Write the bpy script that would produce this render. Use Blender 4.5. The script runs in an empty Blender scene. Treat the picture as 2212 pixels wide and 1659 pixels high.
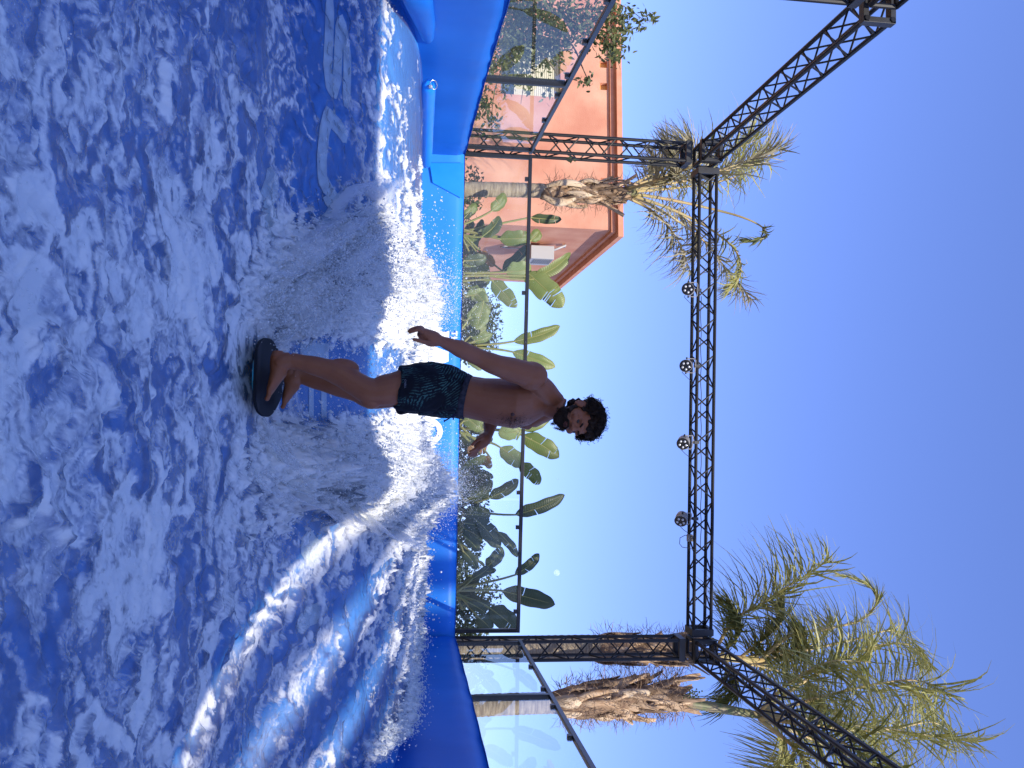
import bpy, bmesh, math, random
import numpy as np
from mathutils import Vector, Matrix, noise as mnoise
random.seed(7); rng = np.random.default_rng(7)
scene = bpy.context.scene
COL = scene.collection
R_ = math.radians

# ------------------------------------------------------------------ camera
# world: X along the back wall, Y into the picture, Z up. The phone was held on its side,
# so world up is the right-hand side of the picture.
FPX = 1850.0                                   # focal length for a 2212 px wide picture
def unit(v): v = np.array(v, float); return v/np.linalg.norm(v)
_dY = unit([-230, 73.5, FPX]); _a = unit([1, .028, .1232]); _dZ = unit(_a-_dY*_a.dot(_dY)); _dX = np.cross(_dY, _dZ)
RW = np.array([_dX, _dY, _dZ])
def ray(x, y): return RW @ np.array([x-1106., y-829.5, FPX])
def at(x, y, Y): r = ray(x, y); return Vector(r*(Y/r[1]))
def at_x(x, y, X): r = ray(x, y); return Vector(r*(X/r[0]))
cam = bpy.data.cameras.new('camera'); co = bpy.data.objects.new('camera', cam); COL.objects.link(co)
cam.sensor_fit = 'HORIZONTAL'; cam.sensor_width = 36; cam.lens = FPX/2212*36
cam.clip_start = .05; cam.clip_end = 3000
m = Matrix.Identity(4)
for i in range(3):
    m[i][0] = RW[i, 0]; m[i][1] = -RW[i, 1]; m[i][2] = -RW[i, 2]
co.matrix_world = m; scene.camera = co

# ------------------------------------------------------------------ light
SUN_AZ, SUN_EL = R_(21), R_(40)                # sun behind the camera, a little to the right
world = bpy.data.worlds.new('World'); scene.world = world; world.use_nodes = True
nt = world.node_tree; nt.nodes.clear()
sky = nt.nodes.new('ShaderNodeTexSky'); sky.sky_type = 'NISHITA'; sky.sun_disc = False
sky.sun_elevation = SUN_EL; sky.sun_rotation = math.pi-SUN_AZ
sky.air_density = 1.0; sky.dust_density = 0.25; sky.ozone_density = 2.2; sky.altitude = 50
bg = nt.nodes.new('ShaderNodeBackground'); bg.inputs['Strength'].default_value = .11
out = nt.nodes.new('ShaderNodeOutputWorld')
hs = nt.nodes.new('ShaderNodeMix'); hs.data_type = 'RGBA'; hs.blend_type = 'MULTIPLY'; hs.inputs[0].default_value = 1
hs.inputs[7].default_value = (.73, .765, 1.20, 1)
ev = nt.nodes.new('ShaderNodeMix'); ev.data_type = 'RGBA'; ev.inputs[0].default_value = .26; ev.inputs[7].default_value = (.60, 1.04, 2.65, 1)   # evens the gradient
nt.links.new(sky.outputs[0], hs.inputs[6]); nt.links.new(hs.outputs[2], ev.inputs[6]); nt.links.new(ev.outputs[2], bg.inputs[0]); nt.links.new(bg.outputs[0], out.inputs[0])
sl = bpy.data.lights.new('sun', 'SUN'); sl.energy = 2.6; sl.angle = R_(.5); sl.color = (1, .94, .84)
so = bpy.data.objects.new('sun', sl); COL.objects.link(so)
SUN = Vector((math.cos(SUN_EL)*math.sin(SUN_AZ), -math.cos(SUN_EL)*math.cos(SUN_AZ), math.sin(SUN_EL)))
so.rotation_euler = SUN.to_track_quat('Z', 'Y').to_euler()
vs = scene.view_settings; vs.view_transform = 'Standard'; vs.look = 'None'; vs.gamma = 1; vs.exposure = 1.2; vs.use_curve_mapping = False
scene.cycles.max_bounces = 8; scene.cycles.transparent_max_bounces = 24
scene.cycles.sample_clamp_indirect = 6

# ------------------------------------------------------------------ helpers
def tag(o, label=None, cat=None, group=None, kind=None):
    if label: o['label'] = label
    if cat: o['category'] = cat
    if group: o['group'] = group
    if kind: o['kind'] = kind
    return o
def empty(name, loc, label, cat, group=None):
    o = bpy.data.objects.new(name, None); COL.objects.link(o); o.location = loc; o.empty_display_size = .1
    return tag(o, label, cat, group)
def worg(o):
    v = Vector((0, 0, 0))
    while o is not None: v = v+o.location; o = o.parent
    return v
def frame_of(t):
    t = t.normalized(); a = Vector((0, 0, 1)) if abs(t.z) < .9 else Vector((1, 0, 0))
    u = t.cross(a).normalized(); return u, u.cross(t).normalized()
class MB:
    def __init__(s): s.v = []; s.f = []; s.mi = []
    def add(s, vs, fs, mi=0):
        b = len(s.v); s.v.extend([tuple(p) for p in vs]); s.f.extend([tuple(i+b for i in f) for f in fs]); s.mi.extend([mi]*len(fs)); return s
    def box(s, c, d, M=None, mi=0):
        x, y, z = d[0]/2, d[1]/2, d[2]/2
        vs = [Vector((i*x, j*y, k*z)) for i in (-1, 1) for j in (-1, 1) for k in (-1, 1)]
        if M is not None: vs = [M @ p for p in vs]
        c = Vector(c); vs = [p+c for p in vs]
        return s.add(vs, [(0, 1, 3, 2), (4, 6, 7, 5), (0, 4, 5, 1), (2, 3, 7, 6), (0, 2, 6, 4), (1, 5, 7, 3)], mi)
    def bar(s, a, b, w, h, up=Vector((0, 0, 1)), mi=0):
        a = Vector(a); b = Vector(b); t = (b-a).normalized(); u = t.cross(up).normalized(); n = u.cross(t)
        vs = []
        for p in (a, b):
            for i, j in ((-1, -1), (1, -1), (1, 1), (-1, 1)): vs.append(p+u*i*w/2+n*j*h/2)
        return s.add(vs, [(0, 1, 2, 3), (7, 6, 5, 4), (0, 4, 5, 1), (1, 5, 6, 2), (2, 6, 7, 3), (3, 7, 4, 0)], mi)
    def tube(s, path, r, n=8, mi=0, caps=True):
        path = [Vector(p) for p in path]; k = len(path); rs = r if hasattr(r, '__len__') else [r]*k
        vs = []; u0 = None
        for i, p in enumerate(path):
            t = (path[min(i+1, k-1)]-path[max(i-1, 0)])
            if t.length < 1e-9: t = Vector((0, 0, 1))
            t.normalize()
            if u0 is None: u, w = frame_of(t)
            else:
                u = u0-t*u0.dot(t)
                u = u.normalized() if u.length > 1e-6 else frame_of(t)[0]; w = u.cross(t)*-1
                w = t.cross(u)
            if u0 is None: w = t.cross(u)
            u0 = u
            for j in range(n):
                a = 2*math.pi*j/n; vs.append(p+(u*math.cos(a)+w*math.sin(a))*rs[i])
        fs = [(i*n+j, i*n+(j+1) % n, (i+1)*n+(j+1) % n, (i+1)*n+j) for i in range(k-1) for j in range(n)]
        if caps: fs += [tuple(range(n-1, -1, -1)), tuple((k-1)*n+j for j in range(n))]
        return s.add(vs, fs, mi)
    def loft(s, cs, ws, ds, lat, n=20, mi=0, pw=1.0, caps=True):
        cs = [Vector(c) for c in cs]; k = len(cs); vs = []
        for i, c in enumerate(cs):
            t = (cs[min(i+1, k-1)]-cs[max(i-1, 0)]).normalized()
            l = Vector(lat[i] if isinstance(lat, list) else lat); l = (l-t*l.dot(t)).normalized(); f = t.cross(l)
            for j in range(n):
                a = 2*math.pi*j/n; ca, sa = math.cos(a), math.sin(a)
                ca = math.copysign(abs(ca)**pw, ca); sa = math.copysign(abs(sa)**pw, sa)
                vs.append(c+l*ca*ws[i]+f*sa*ds[i])
        fs = [(i*n+j, i*n+(j+1) % n, (i+1)*n+(j+1) % n, (i+1)*n+j) for i in range(k-1) for j in range(n)]
        if caps: fs += [tuple(range(n-1, -1, -1)), tuple((k-1)*n+j for j in range(n))]
        return s.add(vs, fs, mi)
    def ell(s, c, r, M=None, nu=14, nv=10, mi=0):
        c = Vector(c); r = r if hasattr(r, '__len__') else (r, r, r); vs = []
        for i in range(1, nv):
            th = math.pi*i/nv
            for j in range(nu):
                ph = 2*math.pi*j/nu
                p = Vector((r[0]*math.sin(th)*math.cos(ph), r[1]*math.sin(th)*math.sin(ph), r[2]*math.cos(th)))
                vs.append(c+(M @ p if M is not None else p))
        top = Vector((0, 0, r[2])); vs += [c+(M @ top if M is not None else top), c-(M @ top if M is not None else top)]
        a, b = len(vs)-2, len(vs)-1
        fs = [(i*nu+j, (i+1)*nu+j, (i+1)*nu+(j+1) % nu, i*nu+(j+1) % nu) for i in range(nv-2) for j in range(nu)]
        fs += [(a, j, (j+1) % nu) for j in range(nu)]+[(b, (nv-2)*nu+(j+1) % nu, (nv-2)*nu+j) for j in range(nu)]
        return s.add(vs, fs, mi)
    def quad(s, *p, mi=0): return s.add(p, [tuple(range(len(p)))], mi)
    def build(s, name, mats, parent=None, smooth=False, label=None, cat=None, group=None, kind=None, loc=None, bevel=0):
        org = worg(parent) if parent is not None else (Vector(loc) if loc is not None else Vector((0, 0, 0)))
        me = bpy.data.meshes.new(name); me.from_pydata([tuple(Vector(p)-org) for p in s.v], [], s.f)
        for mt in (mats if isinstance(mats, (list, tuple)) else [mats]): me.materials.append(mt)
        if any(s.mi): me.polygons.foreach_set('material_index', s.mi)
        if smooth: me.polygons.foreach_set('use_smooth', [True]*len(s.f))
        me.update()
        o = bpy.data.objects.new(name, me); COL.objects.link(o)
        if parent is not None: o.parent = parent
        else: o.location = org
        if bevel:
            b = o.modifiers.new('bevel', 'BEVEL'); b.width = bevel; b.segments = 2; b.limit_method = 'ANGLE'
        return tag(o, label, cat, group, kind)

# ------------------------------------------------------------------ materials
def mat(name, col, rough=.6, col2=None, scale=6., bump=0., bscale=None, spec=.5, metal=0., detail=5., stretch=(1, 1, 1), trans=0., lo=.35, hi=.65):
    mt = bpy.data.materials.new(name); mt.use_nodes = True; n = mt.node_tree; L = n.links
    b = n.nodes['Principled BSDF']; b.inputs['Roughness'].default_value = rough; b.inputs['Specular IOR Level'].default_value = spec
    b.inputs['Metallic'].default_value = metal; b.inputs['Base Color'].default_value = (*col, 1)
    tc = n.nodes.new('ShaderNodeTexCoord'); mp = n.nodes.new('ShaderNodeMapping'); mp.inputs['Scale'].default_value = stretch
    L.new(tc.outputs['Object'], mp.inputs[0])
    if col2 is not None:
        nz = n.nodes.new('ShaderNodeTexNoise'); nz.inputs['Scale'].default_value = scale; nz.inputs['Detail'].default_value = detail
        L.new(mp.outputs[0], nz.inputs['Vector'])
        rp = n.nodes.new('ShaderNodeValToRGB'); rp.color_ramp.elements[0].position = lo; rp.color_ramp.elements[1].position = hi
        rp.color_ramp.elements[0].color = (*col, 1); rp.color_ramp.elements[1].color = (*col2, 1)
        L.new(nz.outputs['Fac'], rp.inputs[0]); L.new(rp.outputs[0], b.inputs['Base Color'])
    if bump:
        nb = n.nodes.new('ShaderNodeTexNoise'); nb.inputs['Scale'].default_value = bscale or scale*3; nb.inputs['Detail'].default_value = 6
        L.new(mp.outputs[0], nb.inputs['Vector'])
        bp = n.nodes.new('ShaderNodeBump'); bp.inputs['Strength'].default_value = bump; bp.inputs['Distance'].default_value = .02
        L.new(nb.outputs['Fac'], bp.inputs['Height']); L.new(bp.outputs[0], b.inputs['Normal'])
    if trans:
        tr = n.nodes.new('ShaderNodeBsdfTranslucent'); mx = n.nodes.new('ShaderNodeMixShader'); mx.inputs[0].default_value = trans
        if col2 is not None: L.new(rp.outputs[0], tr.inputs[0])
        else: tr.inputs[0].default_value = (*col, 1)
        o = n.nodes['Material Output']; L.new(b.outputs[0], mx.inputs[1]); L.new(tr.outputs[0], mx.inputs[2]); L.new(mx.outputs[0], o.inputs[0])
    return mt
M = {}
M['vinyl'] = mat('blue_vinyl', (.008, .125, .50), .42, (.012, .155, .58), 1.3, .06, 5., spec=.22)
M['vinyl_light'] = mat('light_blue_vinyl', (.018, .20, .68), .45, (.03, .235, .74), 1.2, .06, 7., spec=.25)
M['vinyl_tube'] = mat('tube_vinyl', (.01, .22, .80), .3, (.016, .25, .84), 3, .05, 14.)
M['hem'] = mat('hem_vinyl', (.12, .38, .85), .45)
M['print'] = mat('white_print', (.82, .84, .86), .5, (.74, .77, .82), 30)
M['paint'] = mat('grey_floor_paint', (.84, .85, .84), .5, (.76, .78, .79), 8)
M['steel_black'] = mat('black_powder_coat', (.010, .010, .010), .45, (.016, .015, .015), 14, .05, 60, spec=.3)
M['steel_plate'] = mat('worn_plate', (.022, .022, .022), .5, (.034, .033, .031), 9)
M['rail'] = mat('black_rail_steel', (.012, .012, .013), .35)
M['chrome'] = mat('bright_metal', (.7, .7, .7), .25, metal=1)
M['lamp_body'] = mat('lamp_housing', (.30, .28, .25), .4, (.22, .2, .18), 20)
M['lamp_face'] = mat('lamp_face', (.012, .012, .013), .4)
M['lens'] = mat('lamp_lens', (.5, .5, .5), .12, spec=.9)
M['cable'] = mat('cable_rubber', (.012, .012, .012), .6)
M['terracotta'] = mat('terracotta_render', (.53, .21, .13), .85, (.71, .385, .25), 1.1, .3, 40, spec=.2, detail=12, lo=.28, hi=.74)
M['terracotta_trim'] = mat('terracotta_trim', (.62, .26, .15), .8, (.70, .33, .2), 3, .15, 40, spec=.2)
M['ochre'] = mat('ochre_niche', (.80, .45, .12), .8, (.72, .36, .1), 8)
M['shutter'] = mat('cream_shutter', (.70, .62, .42), .55)
M['window_glass'] = mat('dark_window_glass', (.02, .025, .03), .06, spec=.8)
M['window_frame'] = mat('grey_window_frame', (.10, .10, .10), .4)
M['white_plastic'] = mat('white_plastic', (.40, .40, .39), .55)
M['grill'] = mat('grey_grill', (.22, .22, .22), .5)
M['bed'] = mat('floor_vinyl', (.038, .255, .62), .38, (.046, .28, .66), 1.3)
M['ground'] = mat('sandy_ground', (.30, .24, .18), .9, (.22, .18, .13), 2, .3, 20)
M['blocker_pale'] = mat('pale_blocker', (.80, .79, .76), .85, (.74, .73, .70), 1.5)  # pale so the added blockers bounce skylight into the shade
M['trunk'] = mat('palm_trunk', (.46, .37, .25), .85, (.25, .19, .13), 5, .8, 24, spec=.15, stretch=(1, 1, 6))
M['husk'] = mat('dry_husk', (.62, .45, .29), .85, (.30, .18, .10), 7, .6, 40, spec=.15, stretch=(2, 2, .5))
M['fibre'] = mat('palm_fibre', (.17, .10, .06), .9, (.30, .2, .12), 30)
M['frond'] = mat('palm_frond', (.23, .24, .06), .45, (.44, .40, .14), 9, trans=.25, spec=.35)
M['frond_yellow'] = mat('palm_frond_yellow', (.19, .18, .035), .5, (.10, .12, .03), 7, trans=.3)
M['frond_dry'] = mat('palm_frond_dry', (.44, .37, .23), .7, (.20, .19, .08), 5, trans=.2)
M['rachis'] = mat('palm_rachis', (.42, .36, .16), .5, (.50, .33, .13), 4)
M['shaft'] = mat('palm_crownshaft', (.12, .15, .05), .5, (.24, .19, .1), 8)
M['bark'] = mat('tree_bark', (.12, .085, .055), .9, (.22, .16, .1), 12, .6, 40)
def leaf_mat(name, c1, c2, tr=.35):
    mt = mat(name, c1, .38, c2, 4, spec=.4, trans=tr); n = mt.node_tree; L = n.links
    b = n.nodes['Principled BSDF']
    at_ = n.nodes.new('ShaderNodeAttribute'); at_.attribute_name = 'lv'
    w = n.nodes.new('ShaderNodeMath'); w.operation = 'SINE'; mm = n.nodes.new('ShaderNodeMath'); mm.operation = 'MULTIPLY'; mm.inputs[1].default_value = 150
    L.new(at_.outputs['Fac'], mm.inputs[0]); L.new(mm.outputs[0], w.inputs[0])
    bp = n.nodes.new('ShaderNodeBump'); bp.inputs['Strength'].default_value = .14; bp.inputs['Distance'].default_value = .01
    L.new(w.outputs[0], bp.inputs['Height']); L.new(bp.outputs[0], b.inputs['Normal'])
    return mt
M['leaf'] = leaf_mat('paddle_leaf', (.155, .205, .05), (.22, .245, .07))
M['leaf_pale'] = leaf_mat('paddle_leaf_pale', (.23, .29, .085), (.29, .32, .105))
M['leaf_dark'] = leaf_mat('paddle_leaf_dark', (.06, .085, .035), (.085, .105, .045), .2)  # darker leaf; holds the shaded plants' shade in its colour, plus dark single leaves
M['leaf_dead'] = leaf_mat('paddle_leaf_dead', (.48, .20, .06), (.36, .19, .05), .3)
M['stalk'] = mat('leaf_stalk', (.22, .24, .06), .45, (.30, .26, .09), 5)
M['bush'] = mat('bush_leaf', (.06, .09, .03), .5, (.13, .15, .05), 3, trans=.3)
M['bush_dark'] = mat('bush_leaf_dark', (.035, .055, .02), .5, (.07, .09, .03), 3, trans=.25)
M['olive'] = mat('small_tree_leaf', (.075, .10, .03), .45, (.18, .185, .06), 2.5, trans=.3)
# ------------------------------------------------------------------ spectral noise on a periodic tile
def spec_noise(n, beta, seed, sx=1., sy=1., lo=0):
    r = np.random.default_rng(seed); fx = np.fft.fftfreq(n)[:, None]*n*sx; fy = np.fft.fftfreq(n)[None, :]*n*sy
    k = np.sqrt(fx**2+fy**2); k[0, 0] = 1; amp = k**(-beta/2); amp[k < lo] = 0; amp[0, 0] = 0
    a = np.real(np.fft.ifft2(np.fft.fft2(r.standard_normal((n, n)))*amp))
    return (a-a.mean())/a.std()
def samp(t, u, v):
    n = t.shape[0]; u = (u % 1)*n; v = (v % 1)*n; i = np.floor(u).astype(int); j = np.floor(v).astype(int); a = u-i; b = v-j
    i %= n; j %= n; i1 = (i+1) % n; j1 = (j+1) % n
    return t[i, j]*(1-a)*(1-b)+t[i1, j]*a*(1-b)+t[i, j1]*(1-a)*b+t[i1, j1]*a*b
def sstep(a, b, x): t = np.clip((x-a)/(b-a), 0, 1); return t*t*(3-2*t)
TA = spec_noise(512, 2.6, 1, lo=3); TB = spec_noise(1024, 2.0, 2, lo=10); TC = spec_noise(1024, 1.2, 3, lo=40)
TD = spec_noise(512, 2.4, 4, lo=4)

# ------------------------------------------------------------------ ground and the unseen blockers added behind the camera to cast the shade
g = MB().quad((-400, -400, -1.7), (400, -400, -1.7), (400, 900, -1.7), (-400, 900, -1.7)).build('ground', M['ground'], kind='structure')
hb = empty('shade_blocker', (.98, -2.25, -1.7), 'tall plain white slab added out of view behind the viewer to shade the near water', 'wall')
pb0 = empty('streak_blocker', (8.5, -14.1, -1.7), 'unseen white screen of tall slats added far behind the viewer, gaps set for light streaks', 'light blocker')
# added blockers: straight-topped slab, then taller slats spaced to let light streaks through
def slat_x(c): return c+.383*14.07                      # c marks the line X + 0.383 Y that its shadow edge follows
MB().box((.98, -2.25, 2.51), (4.974, .5, 8.44)).build('wall', M['blocker_pale'], hb)  # added slab, its straight top sets the near shadow edge
for c0, c1, top in ((2.86, 3.34, 20.9), (3.58, 3.99, 21.0), (4.22, 4.55, 20.9), (4.74, 5.36, 20.4), (5.36, 5.86, 27.5), (6.04, 6.54, 28), (6.76, 8.0, 28)):
    x0, x1 = slat_x(c0), slat_x(c1)
    MB().box(((x0+x1)/2, -14.07, (top-1.7)/2), (x1-x0, .14, top+1.7)).build('blocker_slat', M['blocker_pale'], pb0)
MB().box((slat_x(6.7), -14.1, 28.6), (3.2, .8, 1.2)).build('blocker_cap', M['blocker_pale'], pb0)

# ------------------------------------------------------------------ ramp
YS = [0., 1.5, 2.2, 3.3, 4.3, 4.6, 5.0, 5.7, 6.3, 7.0, 8, 11.9]; ZS = [-1.3, -1.09, -1.0, -.885, -.775, -.705, -.54, -.26, -.09, .02, .06, .12]
_yy = np.linspace(0, 11.9, 1200); _zz = np.interp(_yy, YS, ZS); _k = np.ones(61)/61
_zz = np.convolve(np.pad(_zz, 30, mode='edge'), _k, 'valid'); _zz[:40] = np.interp(_yy[:40], YS, ZS)
def rz(Y): return np.interp(Y, _yy, _zz)
def hit(x, y, lift=0.):
    r = ray(x, y); Ys = np.linspace(1.0, 11.3, 3000); zs = Ys*r[2]/r[1]; below = np.nonzero(zs <= rz(Ys)+lift)[0]
    Y = Ys[below[-1]] if len(below) and below[-1] < 2999 else 11.3
    bl = zs <= rz(Ys)+lift
    fi = np.nonzero(bl)[0]; Y = Ys[fi[0]] if len(fi) else 11.3
    return Vector((r[0]/r[1]*Y, Y, float(rz(Y))))
rows = np.linspace(.4, 11.6, 150); cols = np.linspace(-4.0, 3.2, 40)
mb = MB(); mb.v = [(x, y, float(rz(y))) for y in rows for x in cols]
mb.f = [(i*40+j, i*40+j+1, (i+1)*40+j+1, (i+1)*40+j) for i in range(149) for j in range(39)]
ramp = mb.build('wave_ramp', M['bed'], smooth=True, kind='structure')
def ribbon(pts, w, name='floor_letter', lift=.004, mt=None):
    """flat painted stroke lying on the ramp"""
    P = [Vector(p) for p in pts]
    Q = []
    for i in range(len(P)-1):                          # resample so it follows the ramp
        for k in range(6): Q.append(P[i].lerp(P[i+1], k/6))
    Q.append(P[-1]); vs = []
    for i, p in enumerate(Q):
        t = Q[min(i+1, len(Q)-1)]-Q[max(i-1, 0)]; t.z = 0; t.normalize(); nn = Vector((-t.y, t.x, 0))
        e = .5+.5*min(1, min(i, len(Q)-1-i)/2.0)
        for s in (-1, 1):
            q = p+nn*s*w/2*e; q.z = float(rz(q.y))+lift; vs.append(q)
    mb = MB(); mb.add(vs, [(2*i, 2*i+1, 2*i+3, 2*i+2) for i in range(len(Q)-1)]); return mb.build(name, mt or M['paint'], ramp)
z6 = lambda L: [hit(630.9+a/3.362, b/3.362) for a, b in L]
z7 = lambda L: [hit(548.6+a/6.048, 274.3+b/6.048) for a, b in L]
ribbon(z6([(274, -60), (262, 300), (252, 480), (268, 620), (296, 660), (322, 560), (330, 400), (340, 220), (358, 160), (378, 260), (396, 400), (395, 550), (386, 780)]), .10)
ribbon(z6([(392, 1010), (330, 920), (255, 840), (228, 950), (208, 1150), (212, 1300), (280, 1420), (335, 1500), (335, 1620)]), .11, lift=.006)
ribbon(z7([(250, 570), (210, 800), (130, 1000), (200, 1200), (300, 1450)]), .15)
ribbon(z7([(880, 850), (1040, 1030), (1100, 1180), (900, 1230), (1040, 1500), (1080, 1640)]), .10, lift=.008)
ribbon([hit(655, 1160), hit(672, 1190), hit(690, 1200)], .16); ribbon([hit(640, 1355), hit(668, 1330), hit(690, 1322)], .12)
def floor_quad(ps, lift=.004):
    h = [hit(*p) for p in ps]; mb = MB(); vs = []
    for i in range(9):
        for j in range(9):
            a, b = i/8, j/8; q = (h[0]*(1-a)+h[1]*a)*(1-b)+(h[3]*(1-a)+h[2]*a)*b; q.z = float(rz(q.y))+lift; vs.append(q)
    mb.add(vs, [(i*9+j, i*9+j+1, (i+1)*9+j+1, (i+1)*9+j) for i in range(8) for j in range(8)]); mb.build('floor_letter', M['paint'], ramp)
floor_quad([(666, 820), (676, 820), (676, 900), (665, 900)]); floor_quad([(692, 826), (704, 826), (704, 902), (692, 902)])
floor_quad([(648, 738), (709, 742), (708, 785), (646, 782)])

# ------------------------------------------------------------------ padded walls
def wall_strip(name, pts, tops, thick, out, label, parent_label=None, seed=0, n=160, nz=14, wr=.02, mt=None, bot=-1.25):
    P = [Vector((a, b, 0)) for a, b in pts]; seg = [0]
    for i in range(len(P)-1): seg.append(seg[-1]+(P[i+1]-P[i]).length)
    T = seg[-1]; vs = []; o = Vector(out)
    def pos(s):
        for i in range(len(P)-1):
            if s <= seg[i+1]+1e-6: f = (s-seg[i])/(seg[i+1]-seg[i]); return P[i].lerp(P[i+1], f), tops[i]*(1-f)+tops[i+1]*f
        return P[-1], tops[-1]
    rs = np.random.default_rng(seed); ph = rs.uniform(0, 6.28, 8); fr = rs.uniform(4, 26, 8)
    for i in range(n+1):
        s = T*i/n; p, top = pos(s)
        fold = sum(math.sin(fr[k]*s+ph[k])/(1+fr[k]*.06) for k in range(8))/4
        top = top+.0015*math.sin(9*s+ph[0])
        for j in range(nz+1):
            a = (j/nz)**.8; z = bot+(top-bot)*a
            f = fold*math.exp(-((top-z)/.16)**1.0)*wr+.35*wr*math.sin(2.1*s+3*z+ph[1])+.25*wr*math.sin(5*s-6*z+ph[2])
            edge = .03*max(0, (z-(top-.035))/.035)**2
            vs.append(p+Vector((0, 0, z))-o*(f-.03)+o*edge)
        vs.append(p+Vector((0, 0, top-.002))+o*thick); vs.append(p+Vector((0, 0, bot))+o*thick)
    w = nz+3
    fs = [(i*w+j, i*w+j+1, (i+1)*w+j+1, (i+1)*w+j) for i in range(n) for j in range(w-1)]
    mb = MB(); mb.add(vs, fs, 0)
    root = empty(name, P[0]+Vector((0, 0, bot)), label, 'wall')
    b = mb.build('padding', mt or M['vinyl'], root, smooth=True)
    h = MB(); hv = []
    for i in range(n+1):
        p, top = pos(T*i/n); top += .0015*math.sin(9*T*i/n+ph[0])+.004
        hv += [p+o*(.045)+Vector((0, 0, top)), p+o*thick+Vector((0, 0, top+.002))]
    h.add(hv, [(2*i, 2*i+1, 2*i+3, 2*i+2) for i in range(n)]); h.build('hem', M['hem'], root)
    return root
LWALL = [(-2.62, 2.6), (-2.955, 5.87), (-3.13, 7.61), (-3.29, 10.2), (-3.385, 11.06)]
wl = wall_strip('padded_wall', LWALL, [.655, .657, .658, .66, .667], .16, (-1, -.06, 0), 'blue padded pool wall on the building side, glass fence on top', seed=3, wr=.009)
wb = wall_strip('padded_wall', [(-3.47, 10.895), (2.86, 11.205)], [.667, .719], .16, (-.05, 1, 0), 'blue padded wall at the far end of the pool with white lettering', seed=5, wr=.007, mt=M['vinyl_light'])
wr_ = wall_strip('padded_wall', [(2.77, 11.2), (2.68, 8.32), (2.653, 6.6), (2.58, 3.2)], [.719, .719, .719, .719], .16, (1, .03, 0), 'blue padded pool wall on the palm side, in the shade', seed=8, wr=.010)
def back_y(X): return 10.9+.3*(X+3.36)/6.13-.004
def atw(x, y, off=.012):
    r = ray(x, y); k = r[0]/r[1]; Y = (10.9+.3*3.36/6.13-.004+.03)/(1-.3*k/6.13)-off; return Vector(r*(Y/r[1]))
def wall_poly(ps, name): return MB().quad(*[atw(*p) for p in ps]).build(name, M['print'], wb)
def wall_strokes(polys, name):
    mb = MB()
    for k, ps in enumerate(polys): mb.quad(*[atw(p[0], p[1], .012+.001*k) for p in ps])
    return mb.build(name, M['print'], wb)
# small THE, big W, two round letters (most of the line is behind the surfer)
wall_strokes([[(985, 715), (988, 715), (988, 726), (985, 726)], [(975.5, 719), (985, 719), (985, 722), (975.5, 722)]], 'wall_letter')
wall_strokes([[(975, 728), (988, 728), (988, 731), (975, 731)], [(975, 736), (988, 736), (988, 739), (975, 739)], [(980, 731), (983, 731), (983, 736), (980, 736)]], 'wall_letter')
wall_strokes([[(974.7, 741), (987.7, 741), (987.7, 744), (974.7, 744)], [(985, 744), (987.7, 744), (987.7, 751), (985, 751)], [(979.6, 744), (982.4, 744), (982.4, 750), (979.6, 750)], [(974.7, 744), (977.4, 744), (977.4, 751), (974.7, 751)]], 'wall_letter')
W = [[(970.5, 715), (970, 736), (896, 757), (898, 733)], [(896, 757), (898, 733), (969, 760), (969, 781)],
     [(969, 760), (969, 781), (895, 806), (895, 783)], [(895, 806), (895, 783), (968, 806), (968, 827)]]
wall_strokes(W, 'wall_letter')
def ring(cx, cy, ro, ri, sq=1.0):
    mb = MB(); vs = []
    for i in range(40):
        a = 2*math.pi*i/40
        for r in (ro, ri): vs.append(atw(cx+r*math.cos(a), cy+r*sq*math.sin(a)))
    mb.add(vs, [(2*i, 2*i+1, (2*i+3) % 80, (2*i+2) % 80) for i in range(40)]); mb.build('wall_letter', M['print'], wb)
ring(938, 872, 35, 20, .95); ring(926.5, 932, 30, 18.5, .95)
# flap across the far left corner; its lighter blue stands in for a reflection
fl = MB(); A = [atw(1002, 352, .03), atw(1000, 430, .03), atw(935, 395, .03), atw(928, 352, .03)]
fl.quad(*A); fl.build('reflection_flap', M['vinyl_tube'], wb)
# cushion along the left wall and the inflatable tube on the shelf
cu = empty('pool_cushion', (-2.8, 5.8, -.2), 'blue wedge cushion lying against the left padded wall at the picture edge', 'cushion')
p0 = [at(880, -60, 5.3), at(905, 4, 5.95), at(919, 50, 6.5), at(924, 78, 6.85), at(925, 92, 7.02)]
MB().loft(p0, [.085, .085, .07, .05, .012], [.10, .10, .075, .05, .012], (1, 0, 0), 16, pw=.8).build('cover', M['vinyl'], cu, smooth=True)
it = empty('inflatable_tube', at(924, 186, 7.3), 'light blue inflatable tube lying at the foot of the left padded wall', 'inflatable')
a, b = Vector((-2.90, 7.35, .115)), Vector((-3.08, 10.35, .165))
pth = [a.lerp(b, t) for t in (0, .008, .02, .05, .2, .4, .46, .5, .7, .9, .98, 1)]
MB().tube(pth, [.02, .045, .058, .066, .066, .066, .064, .066, .066, .066, .055, .02], 20).build('tube', M['vinyl_tube'], it, smooth=True)
mb = MB(); c = a+Vector((.02, -.015, .045))
mb.tube([c+Vector((math.cos(t)*.04-.0, -.02+.01*math.sin(t), math.sin(t)*.032)) for t in np.linspace(0, 6.28, 17)], .005, 6, caps=False)
mb.build('pull_ring', M['chrome'], it, smooth=True); MB().ell(a+Vector((.03, -.01, .02)), .018).build('valve', M['white_plastic'], it, smooth=True)

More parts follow.
